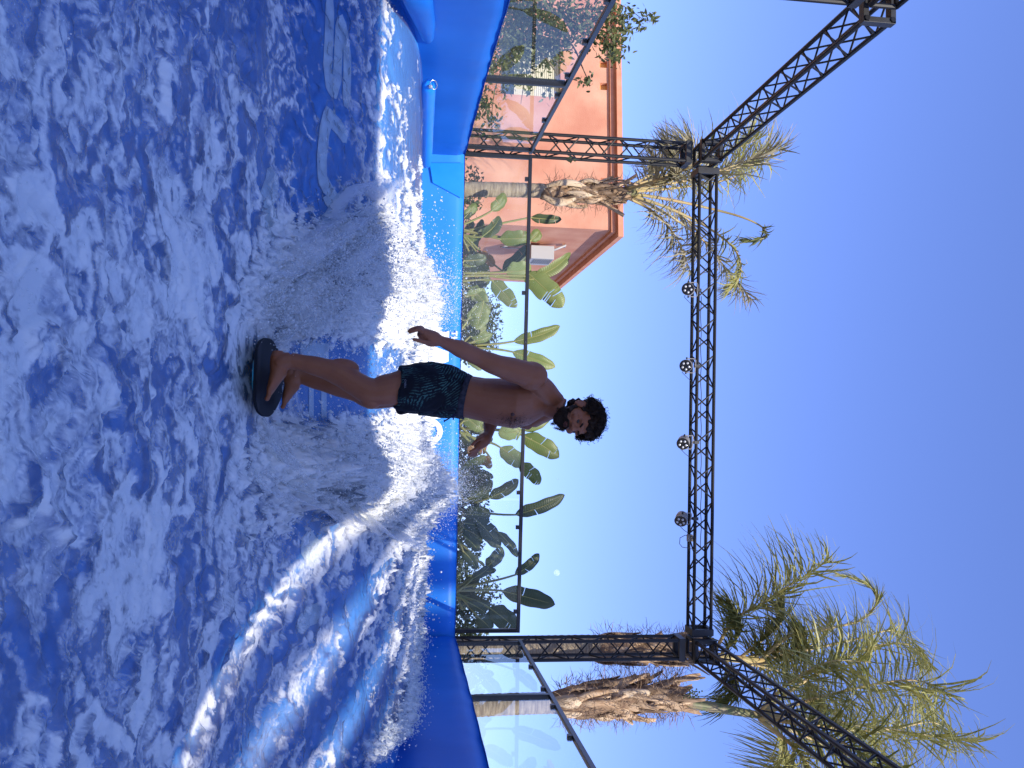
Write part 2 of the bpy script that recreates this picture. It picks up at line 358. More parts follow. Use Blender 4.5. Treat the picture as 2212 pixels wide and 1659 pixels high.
# ------------------------------------------------------------------ glass fences
def glass_mat():
    mt = bpy.data.materials.new('fence_glass'); mt.use_nodes = True; n = mt.node_tree; L = n.links; n.nodes.clear()
    o = n.nodes.new('ShaderNodeOutputMaterial'); tr = n.nodes.new('ShaderNodeBsdfTransparent'); tr.inputs[0].default_value = (.95, .97, .97, 1)
    gl = n.nodes.new('ShaderNodeBsdfGlossy'); gl.inputs['Roughness'].default_value = .01; gl.inputs[0].default_value = (.9, .95, 1, 1)
    df = n.nodes.new('ShaderNodeBsdfDiffuse'); df.inputs[0].default_value = (.85, .88, .92, 1)
    fr0 = n.nodes.new('ShaderNodeFresnel'); fr0.inputs[0].default_value = 1.32; ge = n.nodes.new('ShaderNodeNewGeometry'); fr = n.nodes.new('ShaderNodeMath'); fr.operation = 'MULTIPLY_ADD'
    iv = n.nodes.new('ShaderNodeMath'); iv.operation = 'SUBTRACT'; iv.inputs[0].default_value = 1; L.new(ge.outputs['Backfacing'], iv.inputs[1]); L.new(fr0.outputs[0], fr.inputs[0]); L.new(iv.outputs[0], fr.inputs[1]); fr.inputs[2].default_value = 0
    tc = n.nodes.new('ShaderNodeTexCoord'); nz = n.nodes.new('ShaderNodeTexNoise'); nz.inputs['Scale'].default_value = 1.2; nz.inputs['Detail'].default_value = 4
    L.new(tc.outputs['Object'], nz.inputs[0]); mr = n.nodes.new('ShaderNodeMapRange'); L.new(nz.outputs[0], mr.inputs[0])
    mr.inputs[1].default_value = .3; mr.inputs[2].default_value = .7; mr.inputs[3].default_value = .004; mr.inputs[4].default_value = .022
    m1 = n.nodes.new('ShaderNodeMixShader'); m2 = n.nodes.new('ShaderNodeMixShader')
    L.new(mr.outputs[0], m1.inputs[0]); L.new(tr.outputs[0], m1.inputs[1]); L.new(df.outputs[0], m1.inputs[2])
    L.new(fr.outputs[0], m2.inputs[0]); L.new(m1.outputs[0], m2.inputs[1]); L.new(gl.outputs[0], m2.inputs[2]); L.new(m2.outputs[0], o.inputs[0])
    return mt
M['glass'] = glass_mat()
RZ = 1.555
def fence(a, b, posts, panes, clamps, label, w=.05, z0=.45):
    a = Vector((*a, RZ)); b = Vector((*b, RZ)); d = b-a; root = empty('glass_fence', a+Vector((0, 0, -1.2)), label, 'fence')
    MB().bar(a-d.normalized()*.02, b, w, .045).build('rail', M['rail'], root, bevel=.003)
    P = lambda t, z: a+d*t+Vector((0, 0, z-RZ))
    for t, w2 in posts: MB().bar(P(t, z0), P(t, RZ-.023), w2, .05, up=d.normalized()).build('post', M['rail'], root, bevel=.003)
    for t0, t1 in panes:
        MB().bar(P(t0, (RZ-.03+z0)/2), P(t1, (RZ-.03+z0)/2), .008, RZ-.03-z0).build('pane', M['glass'], root)
    for t in clamps: MB().box(P(t, RZ-.045), (.05, .05, .04)).build('clamp', M['rail'], root)
    return root
# left side, back, right side
A, B = Vector((-3.25, 3.2, 0)), Vector((-3.585, 11.2, 0))
ty = lambda Y: (Y-3.2)/8.0
def ty_px(y, side):                                      # position along a side rail from the picture row
    best = min(np.linspace(0, 1, 2000), key=lambda t: abs(pix(side[0]+(side[1]-side[0])*t, RZ)[1]-y)); return float(best)
def pix(p, z): c = RW.T @ np.array([p[0], p[1], z]); return (c[0]/c[2]*FPX+1106, c[1]/c[2]*FPX+829.5)
SL = (A, B); tl = ty_px(182, SL)
fence((-3.25, 3.2), (-3.585, 11.2), [(tl, .07), (.985, .05)], [(0, tl-.006), (tl+.006, .98)], [ty_px(v, SL) for v in (2, 91, 164, 206, 260)], 'frameless glass fence with black rail on the left pool wall')
fence((-3.52, 11.17), (2.80, 11.36), [(.003, .05), (.996, .05)], [(.01, .40), (.405, .72), (.725, .99)], [(v-335)/1033 for v in (385, 633, 850, 1066, 1141, 1323)], 'frameless glass fence with black rail on the far pool wall')
A2, B2 = Vector((2.69, 4.2, 0)), Vector((2.875, 11.2, 0)); SR = (A2, B2); tr_ = ty_px(1505, SR)
fence((2.69, 4.2), (2.875, 11.2), [(tr_, .06), (.985, .05)], [(0, tr_-.006), (tr_+.006, .98)], [ty_px(v, SR) for v in (1399, 1441, 1489, 1527, 1593)], 'frameless glass fence with black rail on the palm side wall')

# ------------------------------------------------------------------ trusses
S = .24; CR = .0235; BR = .0105
_bm = MB().tube([(0, 0, -.5), (0, 0, .5)], 1.0, 8); _bo = _bm.build('brace', M['steel_black'], smooth=False); BRACE = _bo.data; bpy.data.objects.remove(_bo)
def strut(name, a, b, r, root, mt=None):
    o = bpy.data.objects.new(name, BRACE); COL.objects.link(o); o.parent = root; a = Vector(a); b = Vector(b); d = b-a
    q = d.to_track_quat('Z', 'Y').to_matrix().to_4x4()
    o.matrix_basis = Matrix.Translation((a+b)/2-worg(root)) @ q @ Matrix.Diagonal((r, r, d.length, 1)); return o
def truss(name, a, b, u, v, label, group, per=.496, plates=(True, True), ph=0):
    """box truss: corner chord from a to b, the other three offset by u and v"""
    a, b, u, v = Vector(a), Vector(b), Vector(u), Vector(v); root = empty(name, a, label, 'truss', group)
    d = (b-a); Ln = d.length; t = d/Ln; offs = [Vector((0, 0, 0)), u, u+v, v]
    for o in offs: strut('chord', a+o, b+o, CR, root)
    n = max(1, int(round((Ln-.14)/(per/2)))); st = (Ln-.14)/n
    for fi in range(4):
        p, q = offs[fi], offs[(fi+1) % 4]
        for k in range(n):
            s0 = .07+k*st+.022; s1 = .07+(k+1)*st-.022; e, f = (p, q) if (k+fi+ph) % 2 else (q, p)
            strut('brace', a+e+t*s0, a+f+t*s1, BR, root)
    for end, on in ((a, plates[0]), (b, plates[1])):
        if not on: continue
        dd = t*.055 if end is a else -t*.055
        for k, (p, q) in enumerate(((offs[0], offs[1]), (offs[1], offs[2]), (offs[2], offs[3]), (offs[3], offs[0]))):
            e = (q-p).normalized()*.03; nrm = (u+v)/2-(p+q)/2; nrm = nrm.normalized()
            MB().bar(end+dd+p-e-nrm*.006, end+dd+q+e-nrm*.006, .085, .05, up=nrm).build('end_plate', M['steel_plate'], root, bevel=.003)
    return root
GT = 'box trusses of the stage frame over the pool'
xL, xR, yB = -3.845, 2.885, 11.2
truss('truss_column', (xL, yB, -1.5), (xL, yB, 3.80), (S, 0, 0), (0, S, 0), 'black box truss column at the far left corner, in front of the terracotta house', GT)
truss('truss_column', (xR, yB, -1.5), (xR, yB, 3.80), (S, 0, 0), (0, S, 0), 'black box truss column at the far right corner, in front of a palm trunk', GT, ph=1)
zb = 3.905
truss('truss_beam', (xL+S+.07, yB, zb), (xR-.05, yB, zb-.0), (0, S, 0), (0, 0, S), 'horizontal black box truss beam across the far end carrying four spotlights', GT)
truss('truss_beam', (xL+.005, yB-.06, zb), (xL+.02, 6.9, zb), (S, 0, 0), (0, 0, S), 'black box truss beam running overhead on the left, house side', GT, ph=1)
truss('truss_beam', (xR-.0, yB-.06, zb), (xR-.10, 4.6, zb), (S, 0, 0), (0, 0, S), 'black box truss beam running overhead on the right, palm side', GT)
def corner(c, label):
    c = Vector(c); root = empty('truss_corner', c, label, 'truss corner', 'corner blocks joining the trusses'); O = [Vector((i, j, k))*S for i in (0, 1) for j in (0, 1) for k in (0, 1)]
    for i in range(8):
        for j in range(i+1, 8):
            if abs((O[i]-O[j]).length-S) < 1e-6: strut('edge_tube', c+O[i], c+O[j], CR*1.02, root)
    return root
corner((xL, yB, zb), 'corner block joining trusses above the left far column, with flat plates'); corner((xR, yB, zb), 'corner block joining trusses above the right far column')
corner((xL-.07, 6.62, zb), 'corner block at the upper left picture edge, nearest to the viewer')
truss('truss_column', (xL-.07, 6.62, -1.5), (xL-.07, 6.62, 3.80), (S, 0, 0), (0, S, 0), 'nearer black truss column cut by the left picture edge', GT)
truss('truss_beam', (xL-.06, 6.55, zb), (xL-.04, 3.9, zb), (S, 0, 0), (0, 0, S), 'black box truss beam leaving the picture at the left, towards the viewer', GT)
# bare metal tubes in the near corner are lighter; spotlights
GL = 'spotlights hanging from the far truss beam'
def spot(px, py, yaw, label):
    c = at(px, py, 11.2); hook = Vector((c.x, 11.2, zb)); root = empty('spotlight', hook, label, 'spotlight', GL)
    ax = Vector((math.sin(yaw)*.9, -math.cos(yaw)*.9, -.42)).normalized(); ctr = Vector((c.x, 11.17, c.z)); r = .083
    MB().tube([ctr-ax*.085, ctr-ax*.075, ctr-ax*.02, ctr+ax*.05, ctr+ax*.06], [.05, r*.9, r, r, r*1.04], 20).build('housing', M['lamp_body'], root, smooth=False)
    MB().tube([ctr+ax*.061, ctr+ax*.068], [r*.98, r*.95], 20).build('front_plate', M['lamp_face'], root)
    u, v = frame_of(ax)
    for k in range(5):
        a = 2*math.pi*k/5+.5; MB().ell(ctr+ax*.069+(u*math.cos(a)+v*math.sin(a))*.045, (.017, .017, .017), nu=10, nv=8).build('lens', M['lens'], root, smooth=True)
    s = ax.cross(Vector((0, 0, 1))).normalized(); top = ctr+Vector((0, 0, r+.045))
    MB().tube([ctr-s*(r+.012), ctr-s*(r+.014)+Vector((0, 0, r+.03)), top-s*(r-.01), top+s*(r-.01), ctr+s*(r+.014)+Vector((0, 0, r+.03)), ctr+s*(r+.012)], .0065, 6).build('yoke', M['lamp_body'], root)
    MB().tube([top, Vector((top.x, hook.y, hook.z-.03))], .012, 8).box((hook.x, hook.y, hook.z), (.04, .07, .07)).build('clamp', M['steel_plate'], root)
    for q in (-1, 1): MB().tube([ctr+s*q*(r+.005), ctr+s*q*(r+.03)], .012, 8).build('knob', M['lamp_face'], root)
    e = ctr-ax*.06+Vector((.03, 0, -.03))
    MB().tube([e, e+Vector((.07, 0, -.035)), e+Vector((.15, 0, .05)), e+Vector((.22, .05, .16))], .004, 5).build('power_lead', M['cable'], root, smooth=True)
spot(1485.5, 626, .05, 'spotlight nearest the left column, five lenses facing the viewer'); spot(1481, 790, .16, 'second spotlight from the left column, pale housing')
spot(1475, 955, .38, 'third spotlight from the left, above the surfer, turned right'); spot(1470.5, 1120, .55, 'spotlight beside the loose looping cable, turned furthest right')
P = lambda x, y, Y=11.17: at(x, y, Y)
MB().tube([P(1500, 1160), P(1480, 1156), P(1469, 1162), P(1468, 1175), P(1474, 1182), P(1488, 1184), P(1508, 1190)], .0045, 6).build('loose_cable', M['cable'], smooth=True, label='loose black cable loop hanging below the far truss beam', cat='cable')
pb = empty('power_box', P(1490, 1162, 11.3), 'small grey power box strapped inside the far beam next to the cable loop', 'power box')
MB().box(P(1490, 1162, 11.3), (.09, .06, .07)).build('box_body', M['lamp_body'], pb); MB().box(P(1496, 1163, 11.26), (.03, .03, .03)).build('plug', M['white_plastic'], pb)
MB().tube([P(1514, y, 11.165)+Vector((0, 0, .006*math.sin(y*.09))) for y in range(640, 1190, 14)], .005, 5).build('beam_cable', M['cable'], smooth=True, label='thin black cable tied along the lower chord of the far beam', cat='cable')
# ------------------------------------------------------------------ terracotta house
HC = Vector((-4.63, 20.0, 0)); HL = Vector((-13.5, 21.05, 0)); HE = Vector((-4.66, 28.4, 0)); Z0 = -1.7
ZW = at(1320, 472, 20.0).z; house = empty('terracotta_house', (HC.x, HC.y, Z0), 'terracotta rendered house with stepped cornice and ochre niches, left of the pool', 'house')
fd = (HL-HC).normalized(); fn = Vector((fd.y, -fd.x, 0)); fn = fn if fn.y < 0 else -fn
def fac(x, y):
    r = Vector(ray(x, y)); k = HC.dot(fn)/r.dot(fn); p = r*k; return (p-HC).dot(fd), p.z
def FP(s, z, off=0.): return HC+fd*s+Vector((0, 0, z))+fn*off
def rect(x0, y0, x1, y1):
    a = fac(x0, y0); b = fac(x1, y1); s = sorted((a[0], b[0])); z = sorted((a[1], b[1])); return s[0], s[1], z[0], z[1]
rd = (HE-HC).normalized(); rn = Vector((rd.y, -rd.x, 0)); rn = rn if rn.x > 0 else -rn
win = rect(1083, 75, 1211, 211)
nich = [rect(1296, 131, 1312.5, 147), rect(1296, 178.5, 1312.5, 195), rect(1296, 82, 1312.5, 98), rect(1296, 384, 1312.5, 401)]
zs_ = sum((n[2] for n in nich), 0)/4; nich = [(n[0], n[1], zs_, zs_+.19) for n in nich]
def holed(P, s0, s1, z0, z1, holes, name, mt, depth):
    ss = sorted({s0, s1, *[h[i] for h in holes for i in (0, 1)]}); zs = sorted({z0, z1, *[h[i] for h in holes for i in (2, 3)]}); mb = MB()
    for i in range(len(ss)-1):
        for j in range(len(zs)-1):
            cs, cz = (ss[i]+ss[i+1])/2, (zs[j]+zs[j+1])/2
            if any(h[0] < cs < h[1] and h[2] < cz < h[3] for h in holes): continue
            mb.quad(P(ss[i], zs[j]), P(ss[i+1], zs[j]), P(ss[i+1], zs[j+1]), P(ss[i], zs[j+1]))
    for h, dp in zip(holes, depth):
        a = [(h[0], h[2]), (h[1], h[2]), (h[1], h[3]), (h[0], h[3])]
        for k in range(4):
            p, q = a[k], a[(k+1) % 4]; mb.quad(P(*p), P(*q), P(*q, -dp), P(*p, -dp))
    return mb.build(name, mt, house)
holed(FP, 0, 8.9, Z0, ZW, [win]+nich, 'front_wall', M['terracotta'], [.28]+[.13]*4)
for h in nich: MB().quad(FP(h[0], h[2], -.129), FP(h[1], h[2], -.129), FP(h[1], h[3], -.129), FP(h[0], h[3], -.129)).build('niche', M['ochre'], house)
RP = lambda s, z, off=0.: HC+rd*s+Vector((0, 0, z))+rn*off
Lr = (HE-HC).length
MB().quad(RP(0, Z0), RP(Lr, Z0), RP(Lr, ZW), RP(0, ZW)).quad(RP(Lr, Z0), RP(Lr, Z0, -8), RP(Lr, ZW, -8), RP(Lr, ZW)).build('side_wall', M['terracotta'], house)
def band(p0, p1, z0, z1, name):                          # cornice course as a mitred ring over both facades
    mb = MB(); n2 = 0
    c_out = lambda o: HC+fn*o/ max(.2, 1)+rn*o
    for o0, o1 in ((p0, p1),):
        A = [HL+fn*o1, c_out(o1), HE+rn*o1+rd*o1]; B = [HL-fn*.2, HC-fn*.2-rn*.2, HE-rn*.2+rd*o1]
        for k in range(2):
            a, b, c, d = A[k], A[k+1], B[k+1], B[k]; u = lambda p, z: p+Vector((0, 0, z))
            mb.quad(u(a, z0), u(b, z0), u(b, z1), u(a, z1)).quad(u(a, z0), u(d, z0), u(c, z0), u(b, z0)).quad(u(a, z1), u(b, z1), u(c, z1), u(d, z1))
        e, f = A[2], B[2]; mb.quad(u(e, z0), u(f, z0), u(f, z1), u(e, z1))
    return mb.build(name, M['terracotta_trim'], house)
zt = [at(x, 472, 19.9).z for x in (1320, 1330, 1345.5)]
band(0, .08, ZW, ZW+.075, 'cornice'); band(0, .05, ZW+.075, ZW+.135, 'cornice'); band(0, .22, ZW+.135, zt[2], 'parapet')
# window: dark lower panes, roller shutter slats, mullion
s0, s1, z0, z1 = win; zq = z0+(z1-z0)*.23; zu = z0+(z1-z0)*.985
wf = MB(); W_ = .05
for a, b, c, d in ((s0, s1, z0, z0+W_), (s0, s1, z1-W_, z1), (s0, s0+W_, z0+W_, z1-W_), (s1-W_, s1, z0+W_, z1-W_), ((s0+s1)/2-.03, (s0+s1)/2+.03, z0+W_, z1-W_)):
    wf.box((FP((a+b)/2, (c+d)/2, -.20)), (b-a, .05, d-c), M=Matrix.Rotation(math.atan2(fd.y, fd.x), 3, 'Z'))
wfo = wf.build('window', M['window_frame'], house)
MB().quad(FP(s0, z0, -.24), FP(s1, z0, -.24), FP(s1, z1, -.24), FP(s0, z1, -.24)).build('pane', M['window_glass'], wfo)
RZm = Matrix.Rotation(math.atan2(fd.y, fd.x), 3, 'Z'); nsl = 22
for k in range(nsl):
    z = zq+(zu-zq)*(k+.5)/nsl
    MB().box(FP((s0+s1)/2, z, -.155), (s1-s0-.02, .018, (zu-zq)/nsl*.86), M=RZm @ Matrix.Rotation(.12, 3, 'X')).build('shutter_slat', M['shutter'], wfo)
# dark stringers on the side facade cornice and air conditioner
acp = lambda x, y: (lambda r: r*(HC.dot(rn)/r.dot(rn)))(Vector(ray(x, y)))
c = (acp(1152, 514)+acp(1180, 540))/2; sc = (c-HC).dot(rd); zc = c.z
ac = empty('air_conditioner', RP(sc, zc-.28), 'white air conditioner unit on the shaded side wall of the terracotta house', 'air conditioner')
RM = Matrix.Rotation(math.atan2(rd.y, rd.x), 3, 'Z'); hh = .40
MB().box(RP(sc, zc, .30), (.95, .34, hh*1.5), M=RM).build('case', M['white_plastic'], ac, bevel=.01)
for k in range(9): MB().box(RP(sc-.08, zc-hh*.6+.06+k*.055, .478), (.62, .012, .03), M=RM).build('grill_bar', M['grill'], ac)
for q in (-.3, .3): MB().bar(RP(sc+q, zc-hh*.78, .0), RP(sc+q, zc-hh*.78, .45), .04, .03).build('bracket', M['white_plastic'], ac)
MB().tube([RP(sc-.3, zc+.2, .25), RP(sc-.38, zc+.45, .15), RP(sc-.3, zc+.62, .06), RP(sc-.05, zc+.64, .05)], .03, 8).build('pipe', M['white_plastic'], ac, smooth=True)
MB().tube([RP(sc+.1, zc-.32, .2), RP(sc+.15, zc-.6, .1), RP(sc+.4, zc-.8, .06), RP(sc+.3, zc-1.0, .06), RP(sc+.1, zc-.85, .06)], .022, 8).build('pipe', M['white_plastic'], ac, smooth=True)

M['sheath'] = mat('pale_sheath', (.66, .52, .36), .7, (.50, .36, .22), 5, .35, 30, spec=.25, stretch=(2, 2, .4))
M['husk_dark'] = mat('weathered_husk', (.30, .21, .14), .9, (.14, .09, .055), 9, .6, 40, spec=.1, stretch=(2, 2, .5))
# ------------------------------------------------------------------ leaves, fronds
def curve(pts, n):
    P = [Vector(p) for p in pts]; P = [P[0]*2-P[1]]+P+[P[-1]*2-P[-2]]; out = []
    segs = len(P)-3
    for i in range(n):
        u = i/(n-1)*segs; k = min(int(u), segs-1); t = u-k; a, b, c, d = P[k:k+4]
        out.append(.5*((2*b)+(c-a)*t+(2*a-5*b+4*c-d)*t*t+(3*b-a-3*c+d)*t**3))
    return out
WIND = Vector((-.42, .05, 0))
def strip(mb, p, d, L, w, grav, seg=4, up=None, curl=0.):
    d = d.normalized(); pts = [p]; v = d.copy()
    for k in range(seg):
        v = (v+grav*(1/seg)+Vector((random.gauss(0, curl), random.gauss(0, curl), random.gauss(0, curl)))).normalized(); pts.append(pts[-1]+v*L/seg)
    s = d.cross(Vector((random.gauss(0, 1), random.gauss(0, 1), random.gauss(0, 1)))).normalized(); vs = []
    for k, q in enumerate(pts):
        ww = w*(1-.85*(k/seg)**1.6)*(.6 if k == 0 else 1); vs += [q+s*ww/2, q-s*ww/2]
    mb.add(vs, [(2*k, 2*k+1, 2*k+3, 2*k+2) for k in range(seg)])
def frond(root, pts, leaf=.7, n=90, r=.022, t0=.2, mt='frond', spread=.8, down=1.1, wind=1.0, curl=.08, w=.024, bare='rachis', fwd=.75, tuft=True):
    C = curve(pts, n+1); k0 = int(n*t0)
    rs = [r*(1-.85*i/n) for i in range(n+1)]
    f = MB(); f.tube(C[::2]+([C[-1]] if n % 2 else []), (rs[::2]+([rs[-1]] if n % 2 else [])), 6).build('rachis', M[bare], root, smooth=True)
    mb = MB()
    for i in range(k0, n+1):
        t = (C[min(i+1, n)]-C[max(i-1, 0)]).normalized(); sd = t.cross(Vector((0, 0, 1)))
        sd = sd.normalized() if sd.length > .1 else Vector((1, 0, 0)); up = sd.cross(t)
        u = (i-k0)/(n-k0); Ls = leaf*(.55+.6*math.sin(math.pi*min(1, .12+.8*u)))*(.75 if u > .93 else 1)
        for sgn in (-1, 1):
            for rep in range(1 if random.random() < .6 else 2):
                d = t*fwd*random.uniform(.7, 1.3)+sd*sgn*spread*random.uniform(.6, 1.2)+up*random.uniform(-.45, .45)
                g = Vector((0, 0, -down*random.uniform(.6, 1.4)))+WIND*wind*random.uniform(.5, 1.5)
                strip(mb, C[i], d, Ls*random.uniform(.7, 1.15), w*random.uniform(.7, 1.2), g, curl=curl)
    return mb.build('frond', M[mt], root)
def palm_trunk(root, base, top, r0, r1, nseg=40):
    base, top = Vector(base), Vector(top); P = []; R = []
    for i in range(nseg*3+1):
        t = i/(nseg*3); P.append(base.lerp(top, t)+Vector((.02*math.sin(5*t), 0, 0)))
        R.append((r0*(1-t)+r1*t)*(1+.035*(i % 3 == 0)+random.uniform(-.012, .012)))
    return MB().tube(P, R, 22).build('trunk', M['trunk'], root, smooth=True)
def boots(root, a, b, r, n, out=.22, ln=.75, wd=.16, stubs=4, fib=260, mt='husk', big=()):
    """old leaf bases clasping the trunk from a up to b"""
    a, b = Vector(a), Vector(b); ax = (b-a).normalized(); H = (b-a).length
    MB().tube([a.lerp(b, t) for t in np.linspace(0, 1, 9)], [r*.9, r*1.25, r*1.3, r*1.25, r*1.2, r*1.1, r, r*.9, r*.7], 14).build('husk_core', M['fibre'], root, smooth=True)
    for k in range(n):
        th = 2.4*k+random.uniform(-.3, .3); h = H*(k/n)*.85; rad = Vector((math.cos(th), math.sin(th), 0)); tg = Vector((-math.sin(th), math.cos(th), 0))
        o = out*random.uniform(.3, 1.0); L = ln*random.uniform(.5, 1.25); cs = []; lean = random.uniform(-.35, .35); fl_ = random.choice((.1, .25, .9)); wk = wd*random.uniform(.45, 1.1)
        for t in np.linspace(0, 1, 9): cs.append(a+ax*(h+L*t)+rad*(r*(.85+.3*min(1, 3*t))+o*.35*math.sin(math.pi*min(1, t*1.05))+o*fl_*t**2.5)+tg*(lean*L*t+.04*math.sin(5*t+k)))
        ws = [wk*(1.3-.95*t)*(1+.15*math.sin(9*t+k)) for t in np.linspace(0, 1, 9)]; mb = MB(); vs = []
        for i, c in enumerate(cs):
            for q in (-1, -.5, 0, .5, 1): vs.append(c+tg*ws[i]*.62*q-rad*abs(q)**2*ws[i]*.30+Vector((0, 0, random.gauss(0, .012) if i == 8 else 0)))
        mb.add(vs, [(i*5+j, i*5+j+1, (i+1)*5+j+1, (i+1)*5+j) for i in range(8) for j in range(4)]); o_ = mb.build('leaf_base', M[mt if random.random() < .7 else 'husk_dark'], root, smooth=True)
        sm = o_.modifiers.new('thick', 'SOLIDIFY'); sm.thickness = .010
    for bh, bth, bl, bw, bo_ in big:                      # broad pale sheaths curling round the trunk
        rad = Vector((math.cos(bth), math.sin(bth), 0)); tg = Vector((-math.sin(bth), math.cos(bth), 0)); mb = MB(); vs = []
        for i, t in enumerate(np.linspace(0, 1, 15)):
            c = a+ax*(bh+bl*t)+rad*(r*.9+bo_*math.sin(math.pi*min(1, t*1.02))**.8)+tg*.05*math.sin(3*t); ww = bw*(.25+math.sin(math.pi*(.08+.8*t)))*.75
            for q in (-1, -.6, -.2, .2, .6, 1): vs.append(c+tg*ww*q*.6-rad*abs(q)**2*ww*.55)
        mb.add(vs, [(i*6+j, i*6+j+1, (i+1)*6+j+1, (i+1)*6+j) for i in range(14) for j in range(5)]); o_ = mb.build('sheath', M['sheath'], root, smooth=True); sm = o_.modifiers.new('thick', 'SOLIDIFY'); sm.thickness = .014
    for k in range(stubs):
        th = 2*math.pi*k/stubs+random.uniform(-.5, .5); h = H*random.uniform(.35, .95); rad = Vector((math.cos(th), math.sin(th)*.6, 0)); p = a+ax*h+rad*r; q = p+rad*random.uniform(.10, .3)+Vector((0, 0, random.uniform(.15, .45)))
        MB().bar(p, q, random.uniform(.05, .10), .03).build('stub', M[mt], root)
    mb = MB()
    for k in range(fib):
        th = random.uniform(0, 6.28); p = a+ax*H*random.uniform(.05, 1)+Vector((math.cos(th), math.sin(th), 0))*r*random.uniform(1.1, 2.0)
        strip(mb, p, Vector((math.cos(th), math.sin(th), random.uniform(-.4, .9))), random.uniform(.08, .28), .011, Vector((0, 0, -.6)), curl=.4)
    mb.build('fibre', M['fibre'], root, kind='stuff')
def pp(L, Y): return [at(x, y, Y+(q[0] if q else 0)) for x, y, *q in L]

# left palm, dry, in front of the house
PY_ = 13.6; pl = empty('palm_tree', at(985, 414, PY_)+Vector((0, 0, -2)), 'dry windblown palm with a pale trunk in front of the terracotta house', 'palm')
palm_trunk(pl, at(985, 414, PY_)+Vector((0, 0, -2)), at(1175, 415, PY_), .135, .115); boots(pl, at(1168, 416, PY_), at(1350, 416, PY_), .12, 34, out=.16, ln=.6, wd=.12, stubs=6, fib=420, big=((.02, -2.3, .75, .13, .17), (.0, -.7, .62, .15, .16), (.35, -1.5, .6, .12, .10), (.5, -2.9, .55, .11, .12)))
MB().tube(pp([(1300, 416), (1345, 416), (1375, 418)], PY_), [.09, .075, .05], 10).build('crownshaft', M['shaft'], pl, smooth=True)
LP = [([(1345, 412), (1400, 402), (1440, 392, -.6), (1462, 372, -.9), (1455, 340, -1.1)], .62, .3, 'frond_dry', .8),
      ([(1345, 408), (1420, 385, .3), (1500, 358, .5), (1580, 325, .6), (1640, 300, .7)], .85, .25, 'frond', .7),
      ([(1348, 408), (1400, 380, .8), (1450, 345, 1.3), (1440, 310, 1.6)], .6, .3, 'frond_dry', .7),
      ([(1345, 410), (1440, 390, -.2), (1540, 372, -.4), (1620, 345, -.5), (1690, 320, -.5)], .75, .3, 'frond_dry', .6),
      ([(1365, 418), (1450, 432), (1540, 452), (1605, 470, -.2), (1648, 492, -.3), (1650, 514, -.4), (1600, 520, -.4)], .26, .66, 'frond_yellow', .5),
      ([(1365, 422), (1450, 452), (1530, 492), (1588, 540, -.3), (1600, 590, -.4), (1575, 625, -.5)], .42, .45, 'frond', .8),
      ([(1358, 428), (1400, 450), (1440, 485, -.4), (1470, 530, -.6), (1490, 585, -.8)], .62, .28, 'frond_dry', 1.3),
      ([(1362, 422), (1440, 462, .4), (1520, 520, .6), (1575, 590, .7), (1622, 645, .8)], .6, .5, 'frond_dry', .6),
      ([(1350, 412), (1390, 400, .9), (1420, 375, 1.6), (1410, 340, 1.9)], .6, .25, 'frond_dry', .9),
      ([(1352, 412), (1410, 392, -.5), (1470, 372, -.8), (1500, 345, -1.0), (1490, 312, -1.1)], .75, .25, 'frond_dry', 1.0),
      ([(1355, 425), (1420, 440, .5), (1480, 470, .9), (1510, 510, 1.1), (1500, 550, 1.2)], .7, .3, 'frond_dry', 1.0),
      ([(1352, 412), (1430, 400, .4), (1530, 380, .6), (1600, 360, .8), (1660, 350, 1.0)], .8, .35, 'frond', .9),
      ([(1350, 415), (1470, 405, .9), (1580, 385, 1.6), (1640, 350, 2.0)], .7, .3, 'frond', .8)]
for pts, lf, t0, mt, dn in LP: frond(pl, pp(pts, PY_), leaf=lf, n=64, r=.030, t0=t0, mt=mt, down=dn, w=.030, curl=.13, wind=.5)

